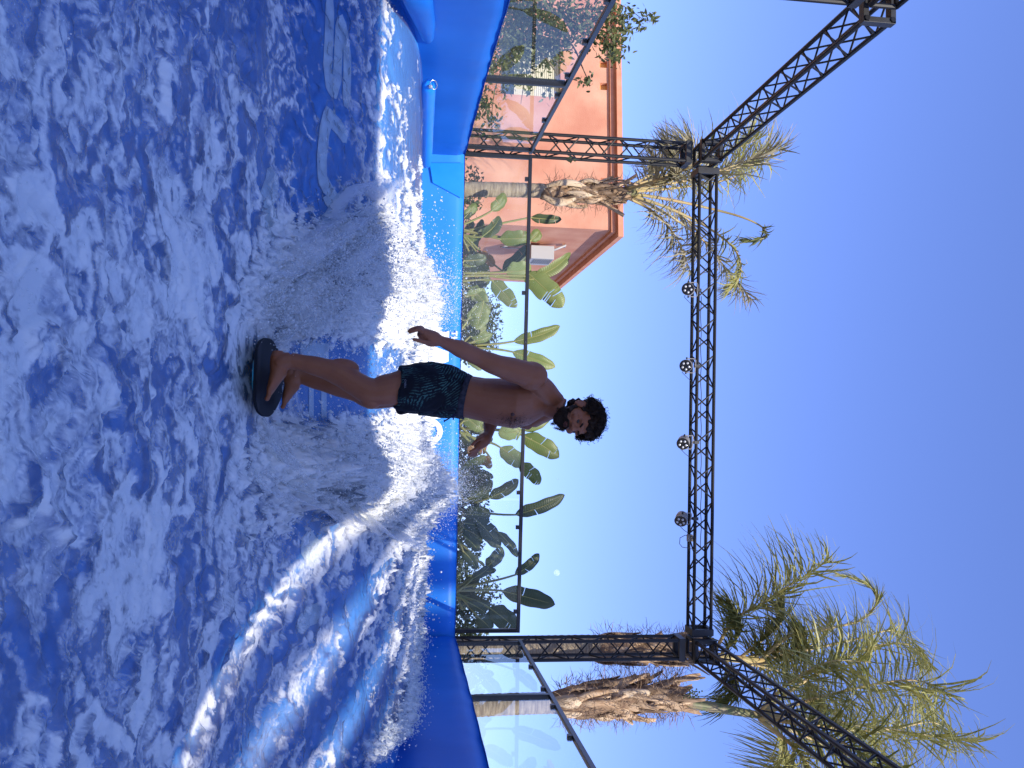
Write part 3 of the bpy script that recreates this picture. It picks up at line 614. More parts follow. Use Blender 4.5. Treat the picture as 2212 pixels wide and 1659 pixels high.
# right palms
YA = 13.0; pa = empty('palm_tree', at(985, 1526, YA)+Vector((0, 0, -2)), 'big palm on the right with a shaggy husk collar, trunk behind the side glass', 'palm')
palm_trunk(pa, at(985, 1526, YA)+Vector((0, 0, -2)), at(1205, 1521, YA), .175, .155); boots(pa, at(1190, 1518, YA), at(1475, 1500, YA), .17, 52, out=.20, ln=.75, wd=.15, stubs=9, fib=1500, big=((.0, -2.2, .55, .2, .12), (.05, -1.0, .5, .18, .10), (.5, -.5, .7, .14, .16), (.8, -2.4, .8, .13, .14)))
MB().tube(pp([(1440, 1505), (1500, 1520), (1570, 1533), (1645, 1546)], YA), [.10, .085, .075, .055], 12).build('crownshaft', M['shaft'], pa, smooth=True)
AF = [([(1640, 1545), (1730, 1549), (1850, 1566), (1990, 1586), (2108, 1604)], 1.0, .32, 'frond', 1.0, 1.0),
      ([(1640, 1542), (1760, 1510, -.3), (1880, 1480, -.5), (1980, 1470, -.6), (2050, 1500, -.7)], 1.05, .2, 'frond', 1.1, 1.0),
      ([(1642, 1540), (1740, 1470, .4), (1850, 1410, .6), (1950, 1390, .7), (2005, 1430, .8)], .75, .3, 'frond', .9, .8),
      ([(1640, 1548), (1760, 1600, .3), (1880, 1650, .6), (1980, 1690, .9), (2040, 1740, 1.)], 1.0, .2, 'frond', .9, 1.2),
      ([(1640, 1552), (1720, 1620, -.3), (1760, 1690, -.5), (1730, 1770, -.6)], .9, .2, 'frond', .9, 1.3),
      ([(1640, 1548), (1780, 1570, .8), (1900, 1580, 1.4), (2010, 1560, 1.8), (2060, 1590, 2)], 1.0, .2, 'frond', 1.0, 1.1),
      ([(1640, 1540), (1700, 1480, -.6), (1790, 1430, -.9), (1880, 1430, -1.1)], 1.0, .25, 'frond', 1.1, .9),
      ([(1640, 1550), (1740, 1570, -.7), (1850, 1620, -1.1), (1930, 1680, -1.3)], 1.0, .2, 'frond_yellow', .9, 1.3),
      ([(1640, 1550), (1690, 1600, .8), (1700, 1650, 1.2), (1670, 1700, 1.4)], .8, .2, 'frond', .9, 1.1)]
for pts, lf, t0, mt, dn, wd in AF: frond(pa, pp(pts, YA), leaf=lf*1.2, n=82, r=.036, t0=t0, mt=mt, down=dn*1.35, w=.032, wind=wd, curl=.08)
YB = 13.9; pb_ = empty('palm_tree', at(985, 1402, YB)+Vector((0, 0, -2)), 'second right palm whose trunk rises directly behind the far right truss column', 'palm')
palm_trunk(pb_, at(985, 1402, YB)+Vector((0, 0, -2)), at(1300, 1400, YB), .20, .19); boots(pb_, at(1270, 1400, YB), at(1500, 1404, YB), .17, 40, out=.18, ln=.7, wd=.14, stubs=8, fib=800)
MB().tube(pp([(1470, 1410), (1560, 1420), (1660, 1430)], YB), [.08, .07, .05], 10).build('crownshaft', M['rachis'], pb_, smooth=True)
BF = [([(1545, 1405, -.4), (1585, 1340, -.6), (1648, 1303, -.7), (1708, 1263, -.8), (1788, 1213, -.9)], .95, .12, 'frond', 1.0, 1.1),
      ([(1650, 1420, -.3), (1708, 1373, -.3), (1790, 1357, -.3), (1858, 1340, -.3), (1893, 1305, -.3), (1888, 1275, -.3), (1855, 1253, -.3), (1803, 1238, -.3)], .30, .36, 'frond', .25, .2),
      ([(1600, 1420), (1650, 1380), (1690, 1340, .3), (1690, 1300, .5)], .6, .1, 'frond_yellow', .9, .8),
      ([(1600, 1425), (1660, 1410), (1720, 1400, -.3), (1740, 1370, -.5)], .6, .1, 'frond_yellow', .9, .8),
      ([(1560, 1410), (1590, 1380, -.5), (1600, 1350, -.7), (1580, 1310, -.9)], .55, .1, 'frond_yellow', .9, .7),
      ([(1600, 1430), (1680, 1450, .2), (1750, 1480, .3), (1770, 1520, .3)], .8, .15, 'frond', 1.0, .9),
      ([(1600, 1425), (1680, 1420, .8), (1760, 1390, 1.2), (1800, 1350, 1.4)], .75, .15, 'frond', 1.0, .9),
      ([(1560, 1415), (1580, 1450, -.2), (1590, 1490, -.3), (1560, 1530, -.4)], .6, .15, 'frond_yellow', .9, .4),
      ([(1640, 1425, .4), (1760, 1400, .6), (1860, 1378, .7), (1930, 1362, .8), (1985, 1398, .8), (2000, 1440, .8)], .34, .55, 'frond', .3, .3)]
for i, (pts, lf, t0, mt, dn, wd) in enumerate(BF): frond(pb_, pp(pts, YB), leaf=lf*1.12, n=76, r=.03, t0=t0, mt=mt, down=dn*1.2, w=.032 if lf > .4 else .02, wind=wd, curl=.09, spread=.8 if lf > .4 else .6, fwd=.75 if lf > .4 else 1.2)
# dark fruit on the big palm
fr = MB()
for k in range(40): fr.ell(at(1500+random.gauss(0, 10), 1500+random.gauss(0, 7), YA-.3+random.gauss(0, .1)), .014, nu=6, nv=5)
fr.build('fruit_cluster', M['leaf_dark'], pa, kind='stuff')

# ------------------------------------------------------------------ bird of paradise plants
def paddle(root, bp, tp, Y, w, mt='leaf', stalk=None, tears=2, bow=.12, face=.3, fold=.5, dY=0., edge=None):
    b = at(*bp, Y); t = at(*tp, Y+dY); L = (t-b).length; ax = (t-b).normalized(); wd = w*Y/1850
    view = -((b+t)/2).normalized(); nrm = view+Vector((face, 0, random.uniform(.0, .5))); nrm = (nrm-ax*nrm.dot(ax)).normalized(); sd = ax.cross(nrm)
    sag = Vector((0, 0, -1)); N = 22; C = []
    for i in range(N+1):
        u = i/N; C.append(b.lerp(t, u)+(sag*(-bow*L*math.sin(math.pi*u)*.6))+nrm*bow*L*.5*math.sin(math.pi*u))
    mb = MB(); lv = []; cuts = {(random.randint(5, N-2), random.choice((-1, 1))) for _ in range(tears)}
    for sgn in (-1, 1):
        off = 0.; prev = None; tw = 0.
        for i in range(N+1):
            u = i/N; prof = min(1, (u/.16)**.6 if u < .16 else 1)*max(0, 1-max(0, (u-.45)/.55)**2.3)**.75
            prof = max(prof, .02)*(1+.05*math.sin(17*u+sgn)); row = []
            if (i, sgn) in cuts: tw = random.uniform(-.5, .35)
            for q in (0, .35, .7, 1.0):
                x = q*wd*prof; lift = x*math.tan(fold*.55)-(q**2)*wd*prof*(.35+abs(tw))+.02*wd*math.sin(9*u+3*q)
                row.append(C[i]+sd*sgn*x*(1-.1*abs(tw))+nrm*lift+ax*(tw*.25*x)+ax*x*.25)
            cur = row; base = len(mb.v)
            if prev is not None and (i, sgn) not in cuts:
                mb.v += [tuple(p) for p in prev+cur]; lv += [(i-1)/N+.0*q for q in range(4)]+[i/N]*4
                mb.f += [(base+j, base+j+1, base+4+j+1, base+4+j) for j in range(3)]; mb.mi += [0]*3
            elif prev is not None:                        # torn: narrow gap opening to the edge
                gap = [C[i]*.5+C[i-1]*.5+(p-C[i])*1.0 for p in cur]; gap[0] = cur[0]; base = len(mb.v)
                mid = [prev[0].lerp(cur[0], .8)]+[prev[j].lerp(cur[j], .95-.30*j/3) for j in (1, 2, 3)]
                mb.v += [tuple(p) for p in prev+mid]; lv += [(i-1)/N]*4+[i/N-.01]*4
                mb.f += [(base+j, base+j+1, base+4+j+1, base+4+j) for j in range(3)]; mb.mi += [0]*3
            prev = cur
    o = mb.build('leaf', M[mt], root, smooth=True)
    at_ = o.data.attributes.new('lv', 'FLOAT', 'POINT'); at_.data.foreach_set('value', lv)
    MB().tube(C[:-1], [max(.003, .011*(1-i/N)) for i in range(N)], 5).build('midrib', M['stalk'], o, smooth=True)
    if stalk:
        s = at(*stalk, Y+.1); k = (s+b)/2+Vector((0, 0, .02)); k = k.lerp(b-ax*.25*L*.6, .35)
        MB().tube(curve([s, k, b, C[1]], 12), [.02-.009*i/11 for i in range(12)], 7).build('stalk', M['stalk'], root, smooth=True)
    return o
GS = 'paddle-leaved plants growing behind the far glass fence'
def plant(px, py, Y, label, leaves, G=GS):
    base = at(px, py, Y); r = empty('bird_of_paradise_plant', (base.x, base.y, -1.7), label, 'plant', G)
    for L in leaves:
        bp, tp, w, mt = L[:4]; kw = L[4] if len(L) > 4 else {}; dy = kw.pop('Y', 0.)
        st = kw.pop('stalk', (px+random.uniform(-4, 4), py+random.uniform(-14, 14))); paddle(r, bp, tp, Y+dy, w, mt, stalk=st, **kw)
    for q in range(7):                                     # lower leaves crowding the foot of the plant
        bx, by = px+random.uniform(8, 40), py+random.uniform(-38, 38); a_ = random.uniform(-1.1, 1.1); ln_ = random.uniform(26, 52)
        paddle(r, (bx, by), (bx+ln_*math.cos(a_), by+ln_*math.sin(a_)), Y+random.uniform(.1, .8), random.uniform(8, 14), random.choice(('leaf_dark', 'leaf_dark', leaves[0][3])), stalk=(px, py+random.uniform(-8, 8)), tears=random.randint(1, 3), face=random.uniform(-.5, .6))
    MB().tube([Vector((base.x, base.y, -1.7)), Vector((base.x+.03, base.y, -.4)), base+Vector((0, 0, .0))], [.09, .09, .05], 10).build('stem', M['stalk'], r, smooth=True)
    return r
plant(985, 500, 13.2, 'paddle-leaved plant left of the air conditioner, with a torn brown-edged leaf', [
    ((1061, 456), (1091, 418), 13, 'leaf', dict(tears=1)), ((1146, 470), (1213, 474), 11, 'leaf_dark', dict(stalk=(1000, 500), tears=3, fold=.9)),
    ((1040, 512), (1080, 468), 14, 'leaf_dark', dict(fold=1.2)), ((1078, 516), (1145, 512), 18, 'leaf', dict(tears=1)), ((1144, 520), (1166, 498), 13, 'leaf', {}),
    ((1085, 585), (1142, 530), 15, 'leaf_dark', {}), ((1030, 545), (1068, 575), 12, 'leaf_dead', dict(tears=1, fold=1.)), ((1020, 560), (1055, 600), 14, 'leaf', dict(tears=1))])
plant(985, 600, 12.6, 'tall sunlit paddle-leaved plant whose torn leaf droops over the glass rail beside the house', [
    ((1092, 588), (1148, 580), 21, 'leaf_pale', dict(tears=0, stalk=(990, 590))), ((1150, 603), (1233, 546), 14, 'leaf', dict(stalk=(1000, 588), tears=1, fold=.9)),
    ((1138, 588), (1216, 664), 26, 'leaf_pale', dict(stalk=(1000, 596), tears=6, bow=.05)), ((1062, 606), (1116, 664), 17, 'leaf', dict(tears=5, bow=.02)),
    ((1130, 596), (1190, 620), 17, 'leaf', dict(tears=2, dY=.3)), ((1010, 620), (1052, 660), 15, 'leaf', dict(tears=2)), ((1005, 640), (1050, 630), 13, 'leaf_pale', {})])
plant(985, 690, 12.4, 'low paddle-leaved plant with one broad glossy leaf under the far glass rail', [
    ((1044, 650), (1028, 712), 20, 'leaf', dict(tears=1, stalk=(992, 716), bow=.05)), ((1010, 690), (1035, 655), 10, 'leaf', {}), ((1022, 738), (1064, 722), 9, 'leaf', dict(stalk=(990, 745)))])
plant(985, 750, 12.6, 'slender paddle-leaved plant with two upright leaves left of the surfer', [
    ((1108, 738), (1210, 704), 14, 'leaf', dict(tears=1, stalk=(1022, 746), fold=1.)), ((1106, 760), (1200, 793), 15, 'leaf_pale', dict(tears=1, stalk=(1026, 750), fold=.9)),
    ((1008, 775), (1040, 800), 8, 'leaf', {}), ((1030, 790), (1062, 770), 8, 'leaf', {})])
plant(985, 925, 12.6, 'sunlit paddle-leaved plant right of the surfer with a hanging orange dead leaf', [
    ((1128, 930), (1076, 936), 20, 'leaf_pale', dict(tears=1, stalk=(1000, 926))), ((1080, 966), (1128, 1008), 18, 'leaf_pale', dict(tears=4, stalk=(1040, 950))),
    ((1128, 940), (1208, 988), 20, 'leaf', dict(tears=4, stalk=(1080, 935))), ((1122, 1000), (1166, 1046), 15, 'leaf', dict(tears=5, stalk=(1090, 980))),
    ((1130, 930), (1190, 890), 15, 'leaf', dict(tears=3, stalk=(1060, 928))), ((1052, 962), (1012, 985), 17, 'leaf_dead', dict(tears=3, bow=-.1)), ((1040, 985), (1060, 1012), 9, 'leaf_dead', dict(tears=2)),
    ((1000, 900), (1040, 930), 14, 'leaf', {}), ((1000, 910), (1046, 896), 14, 'leaf', {}), ((1060, 990), (1030, 1000), 10, 'leaf_dead', {})])
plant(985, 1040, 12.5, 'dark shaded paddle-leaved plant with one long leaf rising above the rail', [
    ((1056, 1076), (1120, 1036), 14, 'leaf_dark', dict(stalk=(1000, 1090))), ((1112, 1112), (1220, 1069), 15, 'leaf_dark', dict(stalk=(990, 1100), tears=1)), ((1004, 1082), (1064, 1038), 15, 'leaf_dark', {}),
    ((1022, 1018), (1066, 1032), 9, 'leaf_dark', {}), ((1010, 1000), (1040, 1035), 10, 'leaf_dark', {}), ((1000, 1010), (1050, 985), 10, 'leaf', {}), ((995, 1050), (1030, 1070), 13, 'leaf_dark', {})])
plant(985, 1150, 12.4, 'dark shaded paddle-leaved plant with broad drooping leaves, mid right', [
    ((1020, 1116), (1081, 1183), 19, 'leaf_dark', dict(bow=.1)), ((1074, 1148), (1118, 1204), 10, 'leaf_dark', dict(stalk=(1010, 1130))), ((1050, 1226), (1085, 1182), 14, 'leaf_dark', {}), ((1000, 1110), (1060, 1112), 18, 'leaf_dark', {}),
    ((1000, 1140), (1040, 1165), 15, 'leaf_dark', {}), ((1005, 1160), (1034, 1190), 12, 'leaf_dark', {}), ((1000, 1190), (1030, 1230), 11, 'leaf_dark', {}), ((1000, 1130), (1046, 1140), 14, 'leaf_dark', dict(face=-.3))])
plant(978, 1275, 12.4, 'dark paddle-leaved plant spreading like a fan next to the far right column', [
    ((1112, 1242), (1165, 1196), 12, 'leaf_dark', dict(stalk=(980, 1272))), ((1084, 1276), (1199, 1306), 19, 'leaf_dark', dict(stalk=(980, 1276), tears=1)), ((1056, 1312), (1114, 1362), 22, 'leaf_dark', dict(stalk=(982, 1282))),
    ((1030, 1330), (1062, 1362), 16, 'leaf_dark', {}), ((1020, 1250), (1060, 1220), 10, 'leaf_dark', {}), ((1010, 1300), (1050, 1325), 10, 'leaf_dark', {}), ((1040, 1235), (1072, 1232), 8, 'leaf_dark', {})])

# ------------------------------------------------------------------ bushes and the small tree
def leaf_cloud(mb, c, r, n, size, clump=.35):
    cl = [Vector((random.gauss(0, .5), random.gauss(0, .5), random.gauss(0, .5))) for _ in range(max(3, n//60))]
    for _ in range(n):
        q = random.choice(cl)+Vector((random.gauss(0, clump), random.gauss(0, clump), random.gauss(0, clump)))
        if q.length > 1.15: q = q.normalized()*random.uniform(.8, 1.1)
        p = Vector(c)+Vector((q.x*r[0], q.y*r[1], q.z*r[2])); d = Vector((random.gauss(0, 1), random.gauss(0, 1), random.gauss(0, .7)-.2)).normalized(); s = d.cross(Vector((random.gauss(0, 1), random.gauss(0, 1), random.gauss(0, 1)))).normalized(); L = size*random.uniform(.6, 1.3)
        nn = d.cross(s)*L*.18
        mb.add([p, p+d*L*.5+s*L*.22+nn, p+d*L-nn, p+d*L*.5-s*L*.22+nn], [(0, 1, 2, 3)])
def bush(px, py, Y, r, n, size, mt, label):
    c = at(px, py, Y); root = empty('bush', (c.x, c.y, -1.7), label, 'bush', 'bushes behind the far glass fence'); mb = MB(); leaf_cloud(mb, c, r, n, size); mb.build('foliage', M[mt], root)
    b = MB()
    for k in range(7): b.tube([Vector((c.x, c.y, -1.7)), c+Vector((random.uniform(-.3, .3)*r[0], 0, -.6*r[2])), c+Vector((random.uniform(-.8, .8)*r[0], random.uniform(-.5, .5)*r[1], random.uniform(.2, .9)*r[2]))], [.03, .018, .006], 6)
    b.build('branches', M['bark'], root)
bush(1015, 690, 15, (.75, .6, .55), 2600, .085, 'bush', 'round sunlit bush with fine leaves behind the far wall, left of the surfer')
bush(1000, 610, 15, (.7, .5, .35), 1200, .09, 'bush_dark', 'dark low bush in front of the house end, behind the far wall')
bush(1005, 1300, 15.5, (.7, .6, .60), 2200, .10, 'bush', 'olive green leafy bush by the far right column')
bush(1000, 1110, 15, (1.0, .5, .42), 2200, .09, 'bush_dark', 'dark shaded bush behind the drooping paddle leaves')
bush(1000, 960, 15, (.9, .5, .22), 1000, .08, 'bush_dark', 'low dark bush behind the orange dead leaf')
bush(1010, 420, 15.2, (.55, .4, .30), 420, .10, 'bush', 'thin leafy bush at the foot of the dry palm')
tr = empty('small_tree', (-5.6, 10.5, -1.7), 'small leafy tree beyond the left glass fence, partly hiding the house window', 'tree')
YT = 10.6; b = MB(); b.tube([Vector((-5.9, 10.5, -1.7)), Vector((-5.7, 10.5, .3)), at(1120, -20, YT), at(1180, -30, YT)], [.09, .08, .06, .04], 9); b.build('trunk', M['bark'], tr, smooth=True)
BRp = [[(1120, -20), (1150, 0), (1152, 40), (1150, 110), (1160, 180)], [(1150, 20), (1200, 30), (1260, 60), (1320, 100), (1340, 150)], [(1180, -30), (1260, -10), (1340, 10), (1400, 50)], [(1150, 60), (1100, 120), (1070, 190), (1060, 270)],
       [(1150, 30), (1230, 90), (1260, 150), (1275, 185)], [(1120, -20), (1090, 60), (1060, 130), (1040, 200)], [(1150, 90), (1190, 140), (1220, 190)], [(1200, 30), (1280, 20), (1350, 60)], [(1260, 60), (1300, 40), (1370, 30)], [(1100, 120), (1130, 170), (1125, 225)]]
for L in BRp: MB().tube(curve(pp([(x, y, random.uniform(-.3, .3)) for x, y in L], YT), 14), [.018-.015*i/13 for i in range(14)], 5).build('branch', M['bark'], tr, smooth=True)
lm = MB()
def tree_leaves(x, y, rx, ry, n):
    for _ in range(int(n*1.3)):
        p = at(x+random.gauss(0, rx), y+random.gauss(0, ry), YT+random.gauss(0, .25)); L = random.uniform(.055, .10)
        d = Vector((random.gauss(0, .8), random.gauss(0, .8), random.gauss(-.35, .6))).normalized(); s = d.cross(Vector((random.gauss(0, 1), random.gauss(0, 1), random.gauss(0, 1)))).normalized(); n_ = d.cross(s)
        lm.add([p, p+d*L*.35+s*L*.2, p+d*L*.7+s*L*.16-n_*L*.12, p+d*L-n_*L*.3, p+d*L*.7-s*L*.16-n_*L*.12, p+d*L*.35-s*L*.2], [(0, 1, 5), (1, 2, 4, 5), (2, 3, 4)])
for a in [(1120, 20, 30, 22, 520), (1180, 40, 40, 30, 520), (1110, 80, 22, 25, 360), (1150, 100, 26, 22, 420), (1190, 110, 20, 18, 220), (1240, 60, 30, 22, 320), (1300, 30, 24, 20, 230), (1320, 90, 18, 22, 190), (1350, 50, 12, 16, 110), (1385, 40, 8, 12, 34), (1412, 38, 5, 5, 22),
          (1060, 130, 14, 22, 170), (1120, 150, 20, 14, 150), (1095, 190, 8, 10, 24), (1145, 190, 6, 10, 20), (1185, 195, 8, 10, 26), (1272, 178, 5, 9, 26), (1050, 215, 12, 20, 80), (1070, 262, 10, 12, 40), (1030, 240, 10, 12, 50), (1262, 175, 8, 6, 14), (1330, 120, 8, 8, 40), (1240, 345, 4, 3, 5)]: tree_leaves(*a)
lm.build('crown', M['olive'], tr)

# ------------------------------------------------------------------ moon
mm = bpy.data.materials.new('moon_surface'); mm.use_nodes = True; n = mm.node_tree; n.nodes.clear()
o_ = n.nodes.new('ShaderNodeOutputMaterial'); ad = n.nodes.new('ShaderNodeAddShader'); d_ = n.nodes.new('ShaderNodeBsdfDiffuse'); t_ = n.nodes.new('ShaderNodeBsdfTransparent'); nz = n.nodes.new('ShaderNodeTexNoise'); nz.inputs['Scale'].default_value = .5; cr = n.nodes.new('ShaderNodeValToRGB')
cr.color_ramp.elements[0].color = (.05, .05, .05, 1); cr.color_ramp.elements[1].color = (.14, .13, .12, 1); cr.color_ramp.elements[0].position = .4; cr.color_ramp.elements[1].position = .6
tc = n.nodes.new('ShaderNodeTexCoord'); n.links.new(tc.outputs['Object'], nz.inputs[0]); n.links.new(nz.outputs[0], cr.inputs[0]); n.links.new(cr.outputs[0], d_.inputs[0])
n.links.new(d_.outputs[0], ad.inputs[0]); n.links.new(t_.outputs[0], ad.inputs[1]); n.links.new(ad.outputs[0], o_.inputs[0])
mc = at(1203, 1237, 800); MB().ell(mc, 2.9, nu=32, nv=20).build('moon', mm, smooth=True, loc=mc, label='pale daytime moon low in the blue sky right of the surfer', cat='moon')
# ------------------------------------------------------------------ water sheet with foam
def hitp(L): return np.array([list(hit(*p))[:2] for p in L])
def poly_sd(P, X, Y):
    """signed distance to a polygon in plan (negative inside)"""
    d = np.full(X.shape, 1e9); ins = np.zeros(X.shape, bool); n = len(P)
    for i in range(n):
        a, b = P[i], P[(i+1) % n]; e = b-a; t = np.clip(((X-a[0])*e[0]+(Y-a[1])*e[1])/(e@e+1e-9), 0, 1)
        d = np.minimum(d, np.hypot(X-a[0]-t*e[0], Y-a[1]-t*e[1]))
        c = ((a[1] > Y) != (b[1] > Y)) & (X < (b[0]-a[0])*(Y-a[1])/(b[1]-a[1]+1e-12)+a[0]); ins ^= c
    return np.where(ins, -d, d)
def cap_d(L, X, Y):
    d = np.full(X.shape, 1e9)
    for a, b in zip(L[:-1], L[1:]):
        a, b = np.array(a), np.array(b); e = b-a; t = np.clip(((X-a[0])*e[0]+(Y-a[1])*e[1])/(e@e+1e-9), 0, 1)
        d = np.minimum(d, np.hypot(X-a[0]-t*e[0], Y-a[1]-t*e[1]))
    return d
NX = 500; yv = [1.7]
while yv[-1] < 11.06: yv.append(yv[-1]+.0065+.0011*(yv[-1]-1.7))
yv = np.array(yv); NY = len(yv); xv = np.linspace(0, 1, NX)
X0 = np.interp(yv, [1.7, 5.87, 7.61, 10.9, 11.1], [-2.55, -2.90, -3.06, -3.28, -3.28]); X1 = np.minimum(2.36+.117*(yv-5.93), np.interp(yv, [6, 11.2], [2.61, 2.74]))
X0 = np.maximum(X0, -(.62*yv+.5)); X1 = np.minimum(X1, .56*yv+.5)
Yg = np.repeat(yv[:, None], NX, 1); Xg = X0[:, None]+(X1-X0)[:, None]*xv[None, :]
TW = spec_noise(512, 4.2, 31, lo=6); TW2 = spec_noise(512, 4.2, 32, lo=6); wx = samp(TW, Xg/4, Yg/4)*.13+samp(TW2, Xg/1.3, Yg/1.3)*.030; wy = samp(TW2, Xg/4+.3, Yg/4)*.16+samp(TW, Xg/1.3+.5, Yg/1.3)*.035
U, V = Xg+wx, Yg+wy
TS = spec_noise(1024, 3.5, 11, lo=7); n_big = samp(TA, (U+.35*V)/5.4, V/4.2); n_mid = samp(TS, (U+.35*V)/6.2, V/3.7); n_fin = samp(TS, (U+.35*V)/2.7+.4, V/1.5); n_tin = samp(TC, Xg/1.6, Yg/2.2)
fld = .82*n_big+.80*n_mid+.30*n_fin+.10*n_tin
cov = np.full(Xg.shape, -.38)
cov += .85*np.exp(-(cap_d([(-.42, 1.6), (-.5, 2.9), (-.5, 4.2)], Xg, Yg)/.34)**2)                 # trail towards the viewer
cov += .30*np.exp(-(cap_d([(.35, 2.4), (.75, 2.75), (1.4, 3.0)], Xg, Yg)/.30)**2)
cov -= .55*np.exp(-(cap_d([(-1.2, 2.4), (-1.7, 4.0), (-2.2, 5.3)], Xg, Yg)/.50)**2)
cov -= .35*np.exp(-(cap_d([(-.15, 2.6), (-.2, 3.5)], Xg, Yg)/.22)**2)
cov += .2*np.exp(-(cap_d([(.9, 4.0), (1.0, 6.5)], Xg, Yg)/.5)**2)-.5*np.exp(-(cap_d([(1.9, 4.2), (2.0, 7.0)], Xg, Yg)/.45)**2)
SPL = hitp([(508, 720), (520, 610), (560, 520), (640, 480), (740, 455), (830, 500), (880, 560), (890, 760), (800, 748), (700, 722), (640, 735), (592, 742)])
SPR = hitp([(588, 908), (545, 955), (510, 1040), (540, 1120), (640, 1090), (760, 1120), (860, 1180), (895, 1120), (898, 900), (800, 905), (690, 905)])
dl, dr = poly_sd(SPL, Xg, Yg), poly_sd(SPR, Xg, Yg)
wob = .10*samp(TD, Xg/1.6, Yg/1.6)
inL = sstep(.10, -.14, dl+wob); inR = sstep(.10, -.14, dr+wob); cov = cov+1.5*np.maximum(inL, inR)
TR = hitp([(600, 770), (600, 898), (700, 898), (790, 895), (850, 880), (858, 770), (790, 756), (690, 728)])
trough = sstep(.05, -.05, poly_sd(TR, Xg, Yg)+.3*wob); cov = cov*(1-trough)-1.5*trough
shelf = sstep(5.85, 6.9, Yg); fromL2 = sstep(-2.45, -.9, Xg+2.2*wob-.05*(Yg-6))
cov = cov*(1-shelf*.5)+shelf*(2.2*fromL2-1.9)
cov += .9*sstep(9.0, 10.4, Yg)*sstep(-2.6, -1.6, Xg)
cov -= 1.2*np.exp(-(cap_d([(-2.6, 5.0), (-1.9, 5.02), (-1.3, 4.9)], Xg, Yg)/.30)**2)+.45*sstep(.7, 1.3, Xg)*sstep(3.6, 4.6, Yg)*(1-sstep(9, 10, Yg))
edge = np.exp(-((X1[:, None]-Xg-.10)/.12)**2)*sstep(5.2, 6.3, Yg); cov += 1.5*edge
foam = np.clip(.5+.34*(fld*1.05+cov*1.35), 0, 1)
letters = np.exp(-(cap_d([(-2.6, 5.0), (-1.9, 5.02), (-1.3, 4.9)], Xg, Yg)/.30)**2)
haze = (1-sstep(5.3, 6.2, Yg))*(1-.92*letters)*(1-.8*trough); foam = foam+.32*haze*(1-foam)
foam = np.where(trough > .5, foam*.6, foam)
thick = sstep(.45, .95, foam)
near = 1-sstep(4.6, 6.0, Yg); TSM = spec_noise(512, 4.6, 21, lo=6); hsm = samp(TSM, U/4.2, V/5.5); hgt = .012*thick*(1+.3*n_fin)*(1-near)+(.005*n_mid*(1-near)+.011*hsm)*(1-.75*sstep(5.2, 6.4, Yg))
TL3 = spec_noise(1024, 3.2, 12, lo=6); lump = 1.1*np.abs(samp(TL3, Xg/1.7+.2, Yg/1.7))+.5*np.abs(samp(TL3, Xg/.7+.7, Yg/.7))
ramp_in = sstep(4.42, 4.95, Yg)
ridgeL = ramp_in*np.exp(-(cap_d([(-.52, 4.50), (-.85, 5.2), (-1.0, 6.4), (-.9, 8.5)], Xg, Yg)/.28)**2)*inL
ridgeR = ramp_in*np.exp(-(cap_d([(.16, 4.50), (.34, 5.3), (.5, 6.6), (.7, 8.5)], Xg, Yg)/.26)**2)*inR
hgt += (ridgeL*.13+ridgeR*.17)*(.70+.14*lump)+.016*np.maximum(inL, inR)*lump
pile = sstep(8.6, 11.0, Yg)*sstep(-3.1, -1.6, Xg)*(1-.55*sstep(1.2, 2.4, Xg)); hgt += pile*(.02+.15*np.exp(-((Xg+1.5)/.6)**2)+.035*lump)*sstep(.4, .8, foam)
hgt += .07*np.exp(-(cap_d([(.6, 7.4), (1.2, 9.0), (2.1, 10.4)], Xg, Yg)/.38)**2)*(.8+.2*lump)*sstep(.4, .8, foam)
hgt += shelf*sstep(.45, .95, foam)*(.008+.012*lump)+edge*.022*lump; brd = np.exp(-np.maximum(0, np.hypot((Xg+.185)/.27, (Yg-4.20)/.44)-.75)**2/.03); hgt = hgt*(1-.9*brd)
hgt = hgt*(1-shelf*(1-sstep(-2.8, -1.7, Xg)))
Zg = rz(yv)[:, None]+.022+np.maximum(hgt*(1-.95*trough), -.014)
VV = np.stack([Xg, Yg, Zg], -1).reshape(-1, 3)
idx = np.arange(NX*NY).reshape(NY, NX); F4 = np.stack([idx[:-1, :-1], idx[:-1, 1:], idx[1:, 1:], idx[1:, :-1]], -1).reshape(-1, 4)
me = bpy.data.meshes.new('water'); me.vertices.add(len(VV)); me.vertices.foreach_set('co', VV.ravel().astype(np.float32))
me.loops.add(F4.size); me.loops.foreach_set('vertex_index', F4.ravel().astype(np.int32)); me.polygons.add(len(F4)); me.polygons.foreach_set('loop_start', np.arange(0, F4.size, 4, dtype=np.int32))
me.update(calc_edges=True); me.polygons.foreach_set('use_smooth', [True]*len(F4))
fa = me.attributes.new('foam', 'FLOAT', 'POINT'); fa.data.foreach_set('value', foam.ravel().astype(np.float32))
def foam_nodes(n, L):
    df = n.nodes.new('ShaderNodeBsdfPrincipled'); df.inputs['Base Color'].default_value = (.94, .935, .88, 1); df.inputs['Roughness'].default_value = .55; df.inputs['Specular IOR Level'].default_value = .35
    tl = n.nodes.new('ShaderNodeBsdfTranslucent'); tl.inputs[0].default_value = (.8, .84, .9, 1); mx = n.nodes.new('ShaderNodeMixShader'); mx.inputs[0].default_value = .22
    L.new(df.outputs[0], mx.inputs[1]); L.new(tl.outputs[0], mx.inputs[2]); return df, mx
